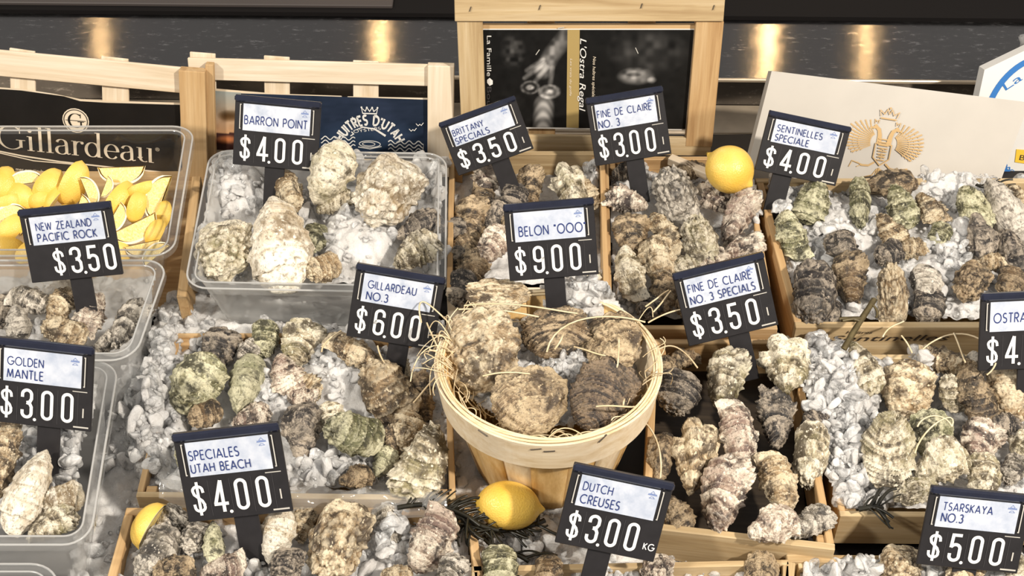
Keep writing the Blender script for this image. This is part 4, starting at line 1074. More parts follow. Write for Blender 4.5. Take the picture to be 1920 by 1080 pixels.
def hoop(name, r0, r1, z0, z1, th, m, wob=0.0):
    bm = bmesh.new(); n = 96; v = []; f = []
    for k in range(n):
        a = 2 * PI * k / n; w = wob * math.sin(a * 5 + 1)
        for r, z in ((r0, z0), (r0 + th, z0), (r1 + th, z1 + w), (r1, z1 + w)): v.append((r * math.cos(a), r * math.sin(a), z))
    for k in range(n):
        for q in range(4): f.append((k * 4 + q, ((k + 1) % n) * 4 + q, ((k + 1) % n) * 4 + (q + 1) % 4, k * 4 + (q + 1) % 4))
    return link(name, mesh(name, v, f), m, bas, tilt)
hoop('outer_hoop', RR * 0.945, RR * 0.995, ZB - 0.034, ZB, 0.0025, M['veneer2'], 0.0006)
hoop('inner_hoop', RR * 0.93, RR * 0.965, ZB - 0.026, ZB + 0.001, 0.0022, M['veneer2'], 0.0008)
for q in range(3):
    v = []; f = []; n = 90
    for k in range(n):
        a = 2 * PI * k / n; R0 = RR * 0.985 - 0.0022 * q; zz = ZB + 0.0012 + 0.001 * math.sin(a * 4 + q * 2)
        for j in range(6):
            b = 2 * PI * j / 6; v.append(((R0 + 0.0012 * math.cos(b)) * math.cos(a), (R0 + 0.0012 * math.cos(b)) * math.sin(a), zz + 0.0013 * math.sin(b)))
    for k in range(n):
        for j in range(6): f.append((k * 6 + j, ((k + 1) % n) * 6 + j, ((k + 1) % n) * 6 + (j + 1) % 6, k * 6 + (j + 1) % 6))
    link('rim_cane', mesh('rim_cane', v, f, True), M['straw'], bas, tilt)
v, f = lathe([(0.001, 0.002), (rb, 0.002)], 40); link('base', mesh('base', v, f), M['veneer'], bas, tilt)
for (x, y, a) in ((905, 812, -15), (1005, 842, 15), (1030, 846, 5), (1148, 806, 55), (1130, 822, 40), (1178, 780, 60)):
    pl = Plane(RC + Vector((0, -RR, -0.02)), (0, -1, 0.2))
    d = ray(x, y); # where the ray meets the hoop
    best = None
    for k in range(400):
        t = 0.9 + k * 0.001; p = CAM + d * t; q = tilt.inverted() @ p
        rr = RR * (0.945 + 0.05 * (q.z - ZB + 0.034) / 0.034) + 0.003
        if math.hypot(q.x, q.y) < rr: best = q; break
    if best is not None and ZB - 0.036 < best.z < ZB:
        an = math.atan2(best.y, best.x); nn = Vector((math.cos(an), math.sin(an), 0)); xx = Vector((-math.sin(an), math.cos(an), 0)); yy = Vector((0, 0, 1))
        ca, sa = math.cos(math.radians(a)), math.sin(math.radians(a)); x2 = xx * ca + yy * sa; y2 = nn.cross(x2)
        link('staple', boxmesh(0.010, 0.0012, 0.0012, 0.0002), M['staple'], bas, tilt @ mat4(x2, y2, nn, best))

# ------------------------------------------------------------------ ice
ice('wide bed of crushed ice between the tubs, crates and basket', [
    ([(120, 1110), (205, 800), (262, 640), (330, 540), (650, 575), (860, 620), (900, 800), (1060, 900), (1130, 1060), (1130, 1110)], 0.002, 1000, 3, 13, [(240, 760, 60, 120, 0.018), (318, 705, 34, 62, 0.054), (300, 785, 38, 80, 0.058), (284, 860, 34, 50, 0.050), (950, 1010, 120, 60, 0.010), (800, 620, 60, 20, 0.008), (330, 600, 40, 40, .012)]),
    ([(1120, 990), (1440, 1010), (1380, 1062), (1120, 1070)], 0.0, 70, 4, 11, [(1280, 1030, 70, 30, 0.006)])], 1)
ice('heap of crushed ice spilling over the gap between the two front crates', [([(1468, 640), (1540, 642), (1575, 668), (1665, 676), (1650, 760), (1612, 955), (1568, 945), (1532, 850)], 0.040, 620, 2.5, 12, [(1560, 730, 80, 110, 0.024), (1580, 850, 45, 90, 0.010)])], 2)
ice('crushed ice filling the crate below the eagle lid', [([(1432, 350), (2000, 345), (2000, 600), (1502, 600)], 0.034, 900, 2.5, 12, [(1780, 352, 90, 34, 0.020), (1570, 430, 90, 60, 0.014), (1785, 470, 70, 80, 0.014), (1450, 400, 40, 70, 0.020), (1500, 340, 60, 30, .01), (1695, 585, 60, 20, .006)])], 3)
ice('crushed ice in the crate below the upright lemon', [([(1142, 306), (1400, 306), (1445, 600), (1148, 600)], 0.024, 170, 4, 12, [(1412, 400, 26, 66, 0.030), (1190, 345, 55, 30, 0.014), (1160, 560, 30, 60, 0.01)])], 4)
ice('thin crushed ice in the crate behind the straw basket', [([(852, 300), (1124, 300), (1130, 536), (850, 536)], 0.018, 40, 4, 10, [(1112, 345, 20, 36, 0.024)])], 5)
ice('crushed ice among the oysters of the sunken crate', [([(330, 605), (836, 612), (842, 925), (272, 922)], 0.024, 720, 2.5, 12, [(330, 770, 26, 90, 0.022), (300, 860, 24, 40, 0.02), (640, 690, 80, 70, 0.018), (620, 895, 85, 34, 0.018), (505, 745, 60, 34, 0.020), (700, 830, 40, 40, .012), (400, 650, 40, 20, .01)])], 6)
ice('crushed ice in the front crate with the lemon wedge', [([(248, 968), (872, 968), (890, 1110), (218, 1110)], 0.020, 320, 3, 13, [(735, 1010, 42, 50, 0.020), (350, 1040, 40, 40, 0.014), (480, 1070, 60, 30, .01)])], 7)
ice('crushed ice in the tub of large pale oysters', [([(402, 300), (832, 300), (826, 538), (356, 530)], 0.046, 380, 3, 13, [(445, 360, 58, 62, 0.030), (672, 455, 80, 62, 0.032), (820, 350, 30, 40, 0.02), (560, 400, 40, 30, .02)])], 8)
ice('crushed ice in the tub of grey oysters', [([(-80, 520), (296, 520), (240, 668), (-80, 668)], 0.030, 60, 4, 10, [])], 9)
ice('crushed ice in the tub of whitish oysters', [([(-80, 720), (186, 720), (140, 985), (-80, 985)], 0.050, 220, 4, 13, [(140, 860, 40, 80, 0.022), (60, 860, 50, 40, 0.012)])], 10)
ell = [(1030 + 180 * math.cos(a), 684 + 118 * math.sin(a)) for a in np.linspace(0, 2 * PI, 28)[:-1]]
ice('crushed ice inside the straw basket', [(ell, 0.088, 460, 2.5, 10, [(1115, 578, 108, 46, 0.046), (1060, 690, 50, 40, 0.022)])], 11)
ice('crushed ice among the oysters of the crate in front of the big icy crate', [([(1600, 680), (1990, 680), (1990, 955), (1604, 955)], 0.022, 480, 2.5, 12, [(1720, 712, 45, 36, 0.028), (1665, 705, 20, 16, .008), (1890, 900, 50, 40, .01), (1640, 920, 50, 34, 0.014)])], 12)
ice('crushed ice in the crate with the $5.00 sign', [([(1500, 1060), (1990, 1066), (1990, 1110), (1500, 1110)], 0.026, 170, 4, 12, [(1620, 1065, 50, 24, 0.014), (1880, 1060, 60, 30, 0.022), (1745, 1068, 30, 20, .012)])], 13)
ice('crushed ice in the crate with the KG sign', [([(905, 1078), (1460, 1070), (1462, 1110), (905, 1110)], 0.022, 70, 4, 10, [(1130, 1078, 60, 14, .008)])], 14)

# ------------------------------------------------------------------ oysters, one by one: pixel, length, width, angle of the broad end, colour, shape
oysters('the tub of large pale oysters', 0.075, [
    (621, 322, 124, 86, 65, 'cream', 'f', .03), (727, 354, 136, 116, 60, 'white', 'j', .015), (540, 354, 80, 52, 110, 'tan', 'b', .01), (415, 467, 112, 104, 90, 'cream', 'j'),
    (518, 452, 168, 122, -82, 'white', 'f', .012), (780, 470, 96, 66, 30, 'cream', 'k'), (606, 502, 66, 52, 20, 'tan', 'c'), (785, 422, 90, 56, 20, 'dark', 'g', -.01), (630, 378, 78, 40, 20, 'cream', 'd', .005), (590, 445, 56, 50, 60, 'olive', 'c', -.008)], 4)
oysters('the crate marked $6.00', 0.042, [
    (364, 716, 122, 92, 60, 'olive', 'a', .012), (410, 655, 86, 70, 65, 'dark', 'k'), (463, 713, 112, 70, 76, 'olive', 'f', .006), (497, 635, 70, 52, 82, 'olive', 'c'), (461, 656, 52, 42, 45, 'grey', 'e'),
    (564, 642, 92, 80, 62, 'cream', 'k', .004), (537, 704, 84, 70, -62, 'mauve', 'i', .005), (580, 720, 62, 48, -40, 'tan', 'h'), (666, 660, 118, 52, 148, 'tan', 'b', .006), (724, 733, 128, 94, -58, 'tan', 'c', .014),
    (760, 698, 50, 26, 100, 'cream', 'h'), (790, 742, 96, 52, 98, 'brown', 'd'), (664, 811, 112, 74, -16, 'olive', 'c', .012), (619, 783, 60, 54, 100, 'cream', 'a'), (563, 806, 106, 76, 82, 'dark', 'g', .006),
    (760, 806, 76, 58, 72, 'tan', 'a', .004), (735, 830, 66, 26, 112, 'brown', 'd'), (792, 868, 150, 96, -115, 'cream', 'k', .014), (722, 862, 66, 44, 62, 'olive', 'f'), (668, 892, 66, 44, 10, 'brown', 'g'),
    (384, 776, 66, 46, 20, 'brown', 'c'), (470, 779, 76, 42, 22, 'mauve', 'k'), (566, 742, 56, 36, 0, 'mauve', 'b'), (348, 850, 58, 40, 80, 'olive', 'a')], 5)
oysters('the lemon-wedge crate', 0.040, [
    (296, 1040, 118, 70, 60, 'grey', 'c', .006), (364, 1006, 66, 52, 60, 'grey', 'j'), (400, 1016, 80, 42, -86, 'olive', 'f', .01), (520, 1004, 108, 66, 78, 'white', 'f', .008), (325, 1070, 78, 58, 10, 'brown', 'j', .008), (418, 1066, 88, 58, 20, 'mauve', 'b', .006),
    (536, 1058, 68, 62, 80, 'dark', 'j', .012), (319, 978, 68, 60, 45, 'grey', 'k'), (632, 1014, 156, 106, 72, 'tan', 'j', .012), (726, 995, 106, 66, 90, 'grey', 'g', -.006), (808, 1012, 130, 86, 62, 'mauve', 'b', .008), (845, 1070, 70, 54, 60, 'grey', 'k', .01), (744, 1076, 58, 36, 0, 'tan', 'a'), (565, 984, 66, 48, 80, 'tan', 'k', -.004)], 4)
oysters('the crate holding the KG sign', 0.036, [(938, 1064, 84, 66, 90, 'olive', 'c'), (1027, 1074, 70, 52, 80, 'brown', 'c'), (1233, 1076, 78, 60, 85, 'mauve', 'j'), (1428, 1076, 88, 62, 90, 'brown', 'p')], 1)
oysters('the crate holding the $5.00 sign', 0.040, [(1690, 1064, 86, 80, 90, 'tan', 'j'), (1812, 1072, 90, 56, 40, 'tan', 'c'), (1906, 1072, 70, 46, 90, 'cream', 'b')], 1)
oysters('the crate behind the straw basket', 0.040, [
    (914, 336, 70, 58, 82, 'mauve', 'i', .006), (994, 350, 84, 50, 86, 'brown', 'k'), (1066, 350, 92, 68, 96, 'cream', 'e', .008), (964, 369, 54, 52, 70, 'dark', 'c', .006), (900, 384, 84, 52, 75, 'brown', 'b'), (884, 414, 96, 66, 80, 'brown', 'k'),
    (926, 410, 78, 50, 70, 'dark', 'g'), (926, 458, 82, 60, 46, 'mauve', 'k', .01), (856, 436, 58, 48, 90, 'dark', 'a'), (866, 462, 56, 42, 30, 'brown', 'd'), (884, 506, 96, 66, 80, 'brown', 'i'), (860, 486, 54, 46, 60, 'dark', 'g'), (866, 540, 70, 54, 70, 'dark', 'c'), (1104, 528, 56, 40, 60, 'cream', 'a'), (1106, 362, 64, 38, -60, 'tan', 'h'), (960, 420, 70, 50, 60, 'brown', 'a'), (1010, 430, 80, 56, 80, 'tan', 'c'), (1080, 430, 80, 60, 90, 'tan', 'k')], 4)
oysters('the crate below the lemon', 0.042, [
    (1174, 374, 84, 52, 168, 'mauve', 'i', .008), (1266, 366, 112, 80, -70, 'grey', 'j', .012), (1338, 372, 76, 58, 130, 'mauve', 'e', .006), (1287, 322, 66, 42, 30, 'brown', 'h'), (1184, 438, 76, 68, 90, 'brown', 'k', .004), (1252, 438, 92, 48, -58, 'tan', 'h', .006),
    (1312, 446, 88, 66, -72, 'cream', 'j', .010), (1384, 406, 118, 56, 62, 'mauve', 'k', .012), (1392, 460, 88, 52, 22, 'mauve', 'e', .006), (1232, 492, 104, 70, 98, 'tan', 'g', .010), (1180, 512, 102, 58, -76, 'cream', 'b', .010), (1279, 498, 54, 38, 20, 'cream', 'a'), (1332, 490, 70, 46, 40, 'mauve', 'k'), (1219, 572, 54, 46, 60, 'dark', 'c'), (1242, 552, 72, 52, 80, 'brown', 'a'), (1300, 560, 80, 60, 70, 'brown', 'c'), (1172, 320, 50, 36, 10, 'dark', 'd')], 4)
oysters('the eagle-lid crate', 0.050, [
    (1524, 378, 82, 64, -110, 'olive', 'a', .010), (1486, 440, 94, 58, -70, 'olive', 'b', .006), (1613, 379, 94, 40, 88, 'olive', 'c', .008), (1690, 388, 86, 62, -78, 'olive', 'k', .010), (1662, 342, 112, 50, 4, 'brown', 'g', -.002), (1745, 392, 76, 52, -46, 'tan', 'i', .004),
    (1827, 390, 90, 58, -62, 'olive', 'p', .008), (1886, 395, 138, 74, -58, 'grey', 'f', .008), (1845, 448, 98, 62, -78, 'dark', 'g', .006), (1672, 434, 78, 52, -60, 'tan', 'k'), (1708, 466, 62, 42, 10, 'tan', 'd'), (1760, 444, 58, 42, 60, 'olive', 'c', -.006), (1528, 552, 128, 80, 82, 'dark', 'c', .010), (1594, 522, 104, 68, 90, 'brown', 'k', .006), (1580, 464, 70, 62, 100, 'dark', 'g', .008),
    (1673, 550, 118, 58, -86, 'tan', 'j', .008), (1740, 530, 80, 62, 95, 'grey', 'f', .008), (1743, 574, 70, 60, 80, 'dark', 'c'), (1822, 528, 78, 64, 60, 'brown', 'j', .006), (1896, 530, 62, 54, 70, 'brown', 'c'), (1856, 492, 60, 36, 10, 'tan', 'd'), (1900, 478, 100, 60, -70, 'dark', 'a'), (1912, 372, 60, 40, -60, 'tan', 'h', -.004), (1668, 474, 58, 46, 30, 'dark', 'c'), (1560, 590, 60, 40, 80, 'dark', 'g', -.006)], 5)
oysters('the crate beside the basket', 0.048, [
    (1273, 736, 84, 80, 70, 'dark', 'c', .004), (1361, 710, 122, 76, 76, 'cream', 'k', .010), (1467, 680, 108, 100, 88, 'cream', 'e', .014), (1456, 778, 118, 76, 96, 'dark', 'i', .010), (1385, 815, 138, 72, 100, 'mauve', 'b', .012), (1299, 852, 138, 92, 80, 'tan', 'e', .008), (1356, 924, 148, 92, 74, 'mauve', 'k', .012),
    (1458, 900, 118, 72, 108, 'tan', 'b', .008), (1520, 852, 124, 66, 82, 'cream', 'c', .006), (1451, 980, 100, 72, 16, 'mauve', 'g', .010), (1522, 978, 86, 56, 32, 'grey', 'k', .006), (1268, 962, 80, 56, -50, 'brown', 'a'), (1526, 786, 60, 46, 40, 'dark', 'd'), (1278, 674, 66, 42, 20, 'brown', 'h', -.004), (1238, 858, 96, 54, 80, 'brown', 'g'), (1240, 700, 70, 40, 70, 'brown', 'a')], 5)
oysters('the ice-heaped crate', 0.044, [
    (1618, 688, 110, 62, -66, 'cream', 'k', .012), (1700, 728, 108, 100, 80, 'tan', 'a', .006), (1774, 676, 112, 50, 164, 'tan', 'd', .008), (1787, 736, 72, 48, -76, 'cream', 'c', .008), (1834, 742, 120, 68, -68, 'brown', 'b', .012), (1894, 736, 110, 92, 90, 'tan', 'a', .008), (1816, 694, 74, 54, 60, 'grey', 'e'),
    (1666, 842, 140, 102, -92, 'cream', 'q', .016), (1746, 812, 90, 82, 98, 'olive', 'p', .004), (1762, 864, 104, 88, 20, 'cream', 'g', .012), (1716, 918, 86, 52, 20, 'cream', 'j', .006), (1838, 828, 90, 80, 60, 'mauve', 'k', .006), (1845, 894, 90, 64, 90, 'cream', 'c', .006), (1912, 832, 58, 54, 60, 'cream', 'e'), (1878, 796, 74, 46, 10, 'dark', 'd'), (1900, 880, 60, 46, 60, 'grey', 'c', -.004)], 4)
oysters('the tub of grey oysters', 0.055, [(33, 606, 70, 52, -80, 'grey', 'f', .01), (56, 562, 84, 54, 160, 'grey', 'b', .006), (113, 573, 80, 54, 60, 'tan', 'd', .008), (110, 540, 64, 34, 10, 'grey', 'g', .002), (119, 622, 86, 54, -20, 'tan', 'c', .012), (170, 588, 86, 58, -110, 'mauve', 'i', .010), (240, 604, 104, 54, 55, 'grey', 'k', .008), (8, 580, 70, 54, 70, 'dark', 'a'), (205, 640, 70, 40, 30, 'grey', 'd')], 3)
oysters('the front clear tub', 0.070, [(53, 920, 166, 82, -112, 'white', 'f', .014), (118, 936, 78, 58, 20, 'white', 'c', .004), (96, 982, 104, 54, 30, 'cream', 'k', .006), (8, 862, 136, 58, 76, 'tan', 'd', .008), (10, 812, 70, 48, 60, 'tan', 'b')], 3)
oysters('the straw basket', 0.112, [(897, 655, 150, 150, 112, 'tan', 'r', .006), (1041, 622, 92, 126, 92, 'brown', 'q', .004), (1147, 640, 108, 108, 118, 'belon', 'r', .002), (1134, 742, 138, 124, 62, 'belondark', 'q', .004), (996, 750, 128, 138, 100, 'belon', 'p', .006), (934, 552, 60, 112, 90, 'tan', 'r', .010)], 3, up=0.35)
print('oysters', NOYS[0])

# ------------------------------------------------------------------ lemons and wedges
def lemon_profile(n=36, m=28):
    v = []; f = []
    for i in range(m + 1):
        t = i / m; y = -0.5 + t; s = abs(2 * y)
        r = 0.34 * math.sqrt(max(0, 1 - (y / 0.43) ** 2)) if abs(y) < 0.40 else 0.0
        tipw = 0.075 * max(0.0, 1 - ((abs(y) - 0.36) / 0.14) ** 2) ** 0.5 if abs(y) > 0.30 else 0
        r = max(r, tipw if y > 0 else tipw * 0.8); r = max(r, 0.0008)
        for k in range(n):
            a = 2 * PI * k / n; q = 1 + 0.015 * math.sin(3 * a + 5 * y); v.append((r * q * math.cos(a), y, r * q * math.sin(a)))
    for i in range(m):
        for k in range(n): f.append((i * n + k, (i + 1) * n + k, (i + 1) * n + (k + 1) % n, i * n + (k + 1) % n))
    return v, f
def lemon(label, px, py, zc, Lp, ang, Wp, up=0.5, tip=None):
    tc = (CAM - P(px, py, zc)).normalized(); n = (tc * (1 - up) + Vector((0, 0, 1)) * up)
    if tip: n = tc; 
    c, x, y, z, Wd, L, T = placed(px, py, zc, Lp, Wp, ang, n)
    v, f = lemon_profile(); s = Wd / 0.68
    mw = mat4(x * s, y * L, z * s, c)
    root = empty('lemon', mw); tag(root, label, 'lemon', 'whole lemons on the display')
    o = link('fruit', mesh('fruit', v, f, True), M['lemon'], root, mw); q = o.modifiers.new('s', 'SUBSURF'); q.levels = 1; q.render_levels = 1
    g, ff = lathe([(0.0005, 0.006), (0.022, 0.004), (0.026, -0.004)], 12); g = [(a, -0.497 - cc, b) for a, b, cc in g]
    link('stem_scar', mesh('stem_scar', g, ff, True), M['navel'], root, mw)
    return root
lemon('whole lemon lying on dark seaweed in front of the straw basket', 953, 948, 0.040, 140, -6, 88)
lemon('whole lemon propped on the crate edge beside the wooden stick', 1368, 318, 0.085, 106, -36, 84)
def wedge_parts(half=42):
    n = 10; m = 18; rv = []; rf = []; fv = []; ff = []
    R = lambda y: 0.40 * math.sqrt(max(0.0004, 1 - (abs(y) / 0.5) ** 2.2)) + 0.0
    for i in range(m + 1):
        y = -0.5 + i / m; r = R(y)
        for k in range(n + 1):
            a = math.radians(90 - half + 2 * half * k / n); rv.append((r * math.cos(a), y, r * math.sin(a) - 0.2))
    for i in range(m):
        for k in range(n): q = i * (n + 1) + k; rf.append((q, q + 1, q + n + 2, q + n + 1))
    pv = []; pf = []
    for s in (0, 1):
        a = math.radians(90 - half + 2 * half * s)
        b = len(fv); b2 = len(pv)
        for i in range(m + 1):
            y = -0.5 + i / m; r = R(y)
            ri = max(0.0, r - 0.055)
            pv += [(r * math.cos(a), y, r * math.sin(a) - 0.2), (ri * math.cos(a), y, ri * math.sin(a) - 0.2)]
            yy = y * 0.93; dx = 0.006 * (1 if s == 0 else -1)
            fv += [(ri * math.cos(a) + 0.004 * math.sin(a) * (1 if s == 0 else -1), yy, ri * math.sin(a) - 0.2 - 0.004 * math.cos(a) * (1 if s == 0 else -1)), (0.02 * math.cos(a), yy * 0.96, 0.02 * math.sin(a) - 0.2)]
        for i in range(m):
            q = b2 + 2 * i; w = (q, q + 1, q + 3, q + 2); pf.append(w if s == 0 else w[::-1])
            q = b + 2 * i; w = (q, q + 1, q + 3, q + 2); ff.append(w if s == 0 else w[::-1])
    return mesh('rind', rv, rf, True), mesh('pith', pv, pf), mesh('flesh', fv, ff)
WR, WPI, WF = wedge_parts()
WR.materials.append(M['lemon']); WPI.materials.append(M['pith']); WF.materials.append(M['flesh'])
def wedge(label, px, py, zc, Lp, ang, mode, Wp=None, group='lemon wedges in the tub'):
    rng = random.Random(px * 3 + py)
    tc = (CAM - P(px, py, zc)).normalized(); n = (tc + Vector((rng.uniform(-.25, .25), rng.uniform(-.25, .1), rng.uniform(-.1, .35)))).normalized()
    c, x, y, z, Wd, L, T = placed(px, py, zc, Lp, Wp or Lp * 0.5, ang, n)
    R = mat4(x, y, z, (0, 0, 0))
    if mode == 'f': R = R @ Matrix.Rotation(math.radians(132 if rng.random() < 0.5 else -132), 4, 'Y')
    elif mode == 's': R = R @ Matrix.Rotation(math.radians(rng.choice((55, -55))), 4, 'Y')
    else: R = R @ Matrix.Rotation(math.radians(rng.uniform(-18, 18)), 4, 'Y')
    s = L * 0.98
    mw = Matrix.Translation(c) @ R @ Matrix.Diagonal((s, L, s, 1))
    root = empty('lemon_wedge', mw); tag(root, label, 'lemon wedge', group)
    for nm, me in (('rind', WR), ('pith', WPI), ('flesh', WF)):
        o = bpy.data.objects.new(nm, me); COL.objects.link(o); put(o, mw, root)
wl = [(48, 336, 68, 8, 'f'), (89, 346, 76, 52, 'p'), (137, 346, 92, 66, 'p'), (231, 326, 90, 2, 'f'), (43, 368, 74, -36, 'p'), (170, 358, 62, 112, 'f'), (201, 352, 42, 70, 'f'), (225, 374, 84, 50, 'p'), (256, 388, 64, 74, 'p'), (296, 370, 92, 70, 'f'),
      (218, 411, 64, 60, 'f'), (254, 430, 96, 26, 'f'), (270, 466, 72, 12, 'f'), (291, 436, 58, 62, 'p'), (8, 346, 76, 82, 'p'), (12, 382, 66, 20, 'p'), (12, 405, 74, 32, 'f'), (18, 430, 74, 46, 'p'), (15, 464, 78, -12, 'p'), (268, 356, 64, 18, 'p'), (100, 370, 64, 50, 's'), (76, 374, 54, 20, 'p'),
      (104, 408, 74, 30, 'p'), (150, 402, 74, 70, 'f'), (66, 420, 74, 20, 's'), (190, 440, 74, 40, 'p'), (120, 446, 80, 10, 'f'), (216, 470, 70, -10, 'p'), (60, 470, 74, 30, 'p'), (306, 402, 56, 78, 'p'), (288, 474, 62, 40, 'f')]
wl.sort(key=lambda t: t[1])
rows = [wl[k:k + 8] for k in range(0, len(wl), 8)]
for r, rw in enumerate(rows):
    rw.sort(key=lambda t: t[0])
    for k, (x, y, L, a, md) in enumerate(rw):
        lk = {'p': 'lemon wedge with yellow rind up', 'f': 'lemon wedge with cut flesh up', 's': 'lemon wedge turned sideways'}[md]
        wedge(f'{lk}, {ORD[k]} from left in {["top", "second", "third", "fourth", "bottom"][r]} layer of tub', x, y, 0.040 + 0.008 * (4 - r), L, a, md)
wedge('single cut lemon wedge resting on the corner of the front pine crate', 274, 980, 0.052, 100, 58, 's', group='loose lemon wedge')

# ------------------------------------------------------------------ straw, seaweed, film
def strands(name, label, specs, m, kind='stuff', cat='straw', w=0.0016):
    v = []; f = []
    for pts, ww in specs:
        pts = [Vector(p) for p in pts]; n = len(pts); b = len(v)
        for i, p in enumerate(pts):
            d = (pts[min(i + 1, n - 1)] - pts[max(i - 1, 0)]).normalized(); s = d.cross((CAM - p).normalized() + Vector((0.3 * math.sin(i), 0.2, 0.3))).normalized(); u = s.cross(d)
            for q in (s * ww / 2, u * ww * 0.2, -s * ww / 2, -u * ww * 0.2): v.append(p + q)
        for i in range(n - 1):
            for q in range(4): f.append((b + 4 * i + q, b + 4 * i + (q + 1) % 4, b + 4 * i + 4 + (q + 1) % 4, b + 4 * i + 4 + q))
    o = link(name, mesh(name, v, f, True), m); return tag(o, label, cat, None, kind)
def bez(a, b, c, d, n=12):
    a, b, c, d = map(Vector, (a, b, c, d))
    return [a * (1 - t) ** 3 + b * 3 * t * (1 - t) ** 2 + c * 3 * t * t * (1 - t) + d * t ** 3 for t in (k / n for k in range(n + 1))]
rng = random.Random(11); sp = []
def rimpt(ang, r=1.0, z=0.0):
    return tilt @ Vector((RR * r * math.cos(ang), RR * r * math.sin(ang), ZB + z))
for k in range(190):                       # lining along the inner wall
    a = rng.uniform(0.55, 2 * PI + 0.0); 
    if 0.5 < a % (2 * PI) < 1.9 and rng.random() < 0.8: continue
    r = rng.uniform(0.55, 0.96); da = rng.uniform(0.15, 0.6) * rng.choice((-1, 1)); z0 = -0.030 * (1 - r) / 0.3 - rng.uniform(0.0, 0.012)
    sp.append((bez(rimpt(a, r, z0), rimpt(a + da * 0.3, min(.96, r + rng.uniform(-.1, .1)), z0 + rng.uniform(0, .02)), rimpt(a + da * 0.7, min(.96, r + rng.uniform(-.15, .1)), z0 + rng.uniform(-0.004, .012)), rimpt(a + da, min(.96, r + rng.uniform(-.15, .08)), z0 + rng.uniform(-.006, .006))), rng.uniform(0.0007, 0.0014)))
for k in range(30):                        # wisps over the rim at the left and right
    a = rng.gauss(PI * 1.0, 0.38) if k < 24 else rng.gauss(0.05, 0.35); r1 = rng.uniform(1.0, 1.22)
    sp.append((bez(rimpt(a, 0.86, -0.004), rimpt(a, 0.97, rng.uniform(.006, .02)), rimpt(a + rng.uniform(-.2, .2), r1, rng.uniform(0.004, .024)), rimpt(a + rng.uniform(-.35, .35), r1 + rng.uniform(-.12, .1), rng.uniform(-.02, .03))), rng.uniform(0.0008, 0.0013)))
px_line = lambda pts, z: [P(x, y, zz) for (x, y), zz in zip(pts, z)]
for A, B, Cc, D in (((870, 573), (960, 560), (1050, 585), (1086, 588)), ((1025, 660), (1040, 585), (1150, 585), (1210, 604)), ((1160, 640), (1160, 610), (1162, 690), (1155, 690)), ((1076, 650), (1100, 655), (1110, 662), (1135, 667)), ((1040, 655), (1052, 640), (1055, 630), (1056, 625)), ((860, 580), (930, 576), (980, 588), (1010, 594)), ((905, 705), (960, 690), (990, 705), (1010, 700)), ((1118, 762), (1150, 758), (1180, 765), (1190, 762)), ((1168, 765), (1169, 755), (1170, 750), (1171, 748))):
    sp.append((bez(P(*A, .132), P(*B, .140), P(*Cc, .140), P(*D, .132)), 0.0018))
strands('straw', 'pale straw strands lining the round basket and poking over its rim', sp, M['straw'])
sp = []
for pts, z in ((((1195, 780), (1225, 800), (1245, 840), (1238, 896)), .075), (((1210, 575), (1232, 560), (1245, 548), (1254, 544)), .10), (((1225, 585), (1240, 570), (1252, 552), (1258, 545)), .10), (((1215, 605), (1240, 590), (1262, 582), (1280, 580)), .10), (((1235, 655), (1258, 640), (1280, 650), (1308, 690)), .085), (((1730, 655), (1745, 640), (1790, 610), (1838, 636)), .078), (((1838, 636), (1868, 648), (1882, 680), (1850, 703)), .09), (((1788, 624), (1796, 640), (1802, 660), (1810, 680)), .08), (((1690, 629), (1700, 640), (1708, 655), (1710, 662)), .07), (((1655, 632), (1665, 610), (1680, 610), (1695, 602)), .075), (((1720, 800), (1730, 775), (1770, 770), (1785, 800)), .075), (((1785, 800), (1800, 760), (1730, 795), (1715, 850)), .075), (((640, 620), (606, 640), (604, 650), (603, 660)), .07), (((708, 648), (712, 670), (720, 680), (730, 690)), .075), (((835, 690), (805, 715), (790, 740), (775, 755)), .09), (((800, 605), (815, 640), (818, 650), (835, 655)), .115), (((790, 605), (770, 520), (830, 600), (850, 610)), .12), (((805, 655), (815, 660), (830, 655), (850, 660)), .12)):
    sp.append((bez(*[P(x, y, z) for x, y in pts]), 0.0017))
strands('straw', 'stray raffia strands scattered over the oysters and crates near the basket', sp, M['straw'])
def weed(name, label, stems, m, w):
    sp = []; rng = random.Random(3)
    for pts, z, nb in stems:
        line = bez(*[P(x, y, z + dz) for (x, y), dz in zip(pts, (0, .004, .004, 0))], n=20); sp.append((line, w))
        for k in range(nb):
            q = rng.randrange(2, 19); p = line[q]; d0 = (line[q + 1] - line[q - 1]).normalized(); sd = Vector((-d0.y, d0.x, 0)) * rng.choice((-1, 1))
            d = (d0 * rng.uniform(.3, 1.0) + sd * rng.uniform(.3, 1.0)).normalized() * rng.uniform(.010, .030); d.z = rng.uniform(-.003, .004)
            sp.append((bez(p, p + d * .4 + Vector((0, 0, .003)), p + d * .7 + sd * .004, p + d + d0 * rng.uniform(-.006, .008), 7), w * rng.uniform(.3, .6)))
    return strands(name, label, sp, m, None, 'seaweed')
weed('seaweed', 'dark branching seaweed under the lemon in front of the basket', [
    (((745, 952), (800, 940), (850, 945), (900, 985)), 0.044, 26), (((800, 965), (850, 950), (880, 985), (935, 994)), 0.040, 20), (((850, 985), (920, 1004), (980, 996), (1022, 975)), 0.024, 24), (((850, 945), (870, 980), (890, 1000), (900, 1010)), 0.036, 14), (((905, 1005), (925, 1035), (965, 1030), (992, 1053)), 0.024, 4)], M['weed'], 0.0046)
weed('seaweed', 'brown seaweed stem hanging over the front rail of the icy crate', [(((1640, 560), (1628, 580), (1600, 620), (1582, 655)), 0.075, 4)], M['stemweed'], 0.0062)
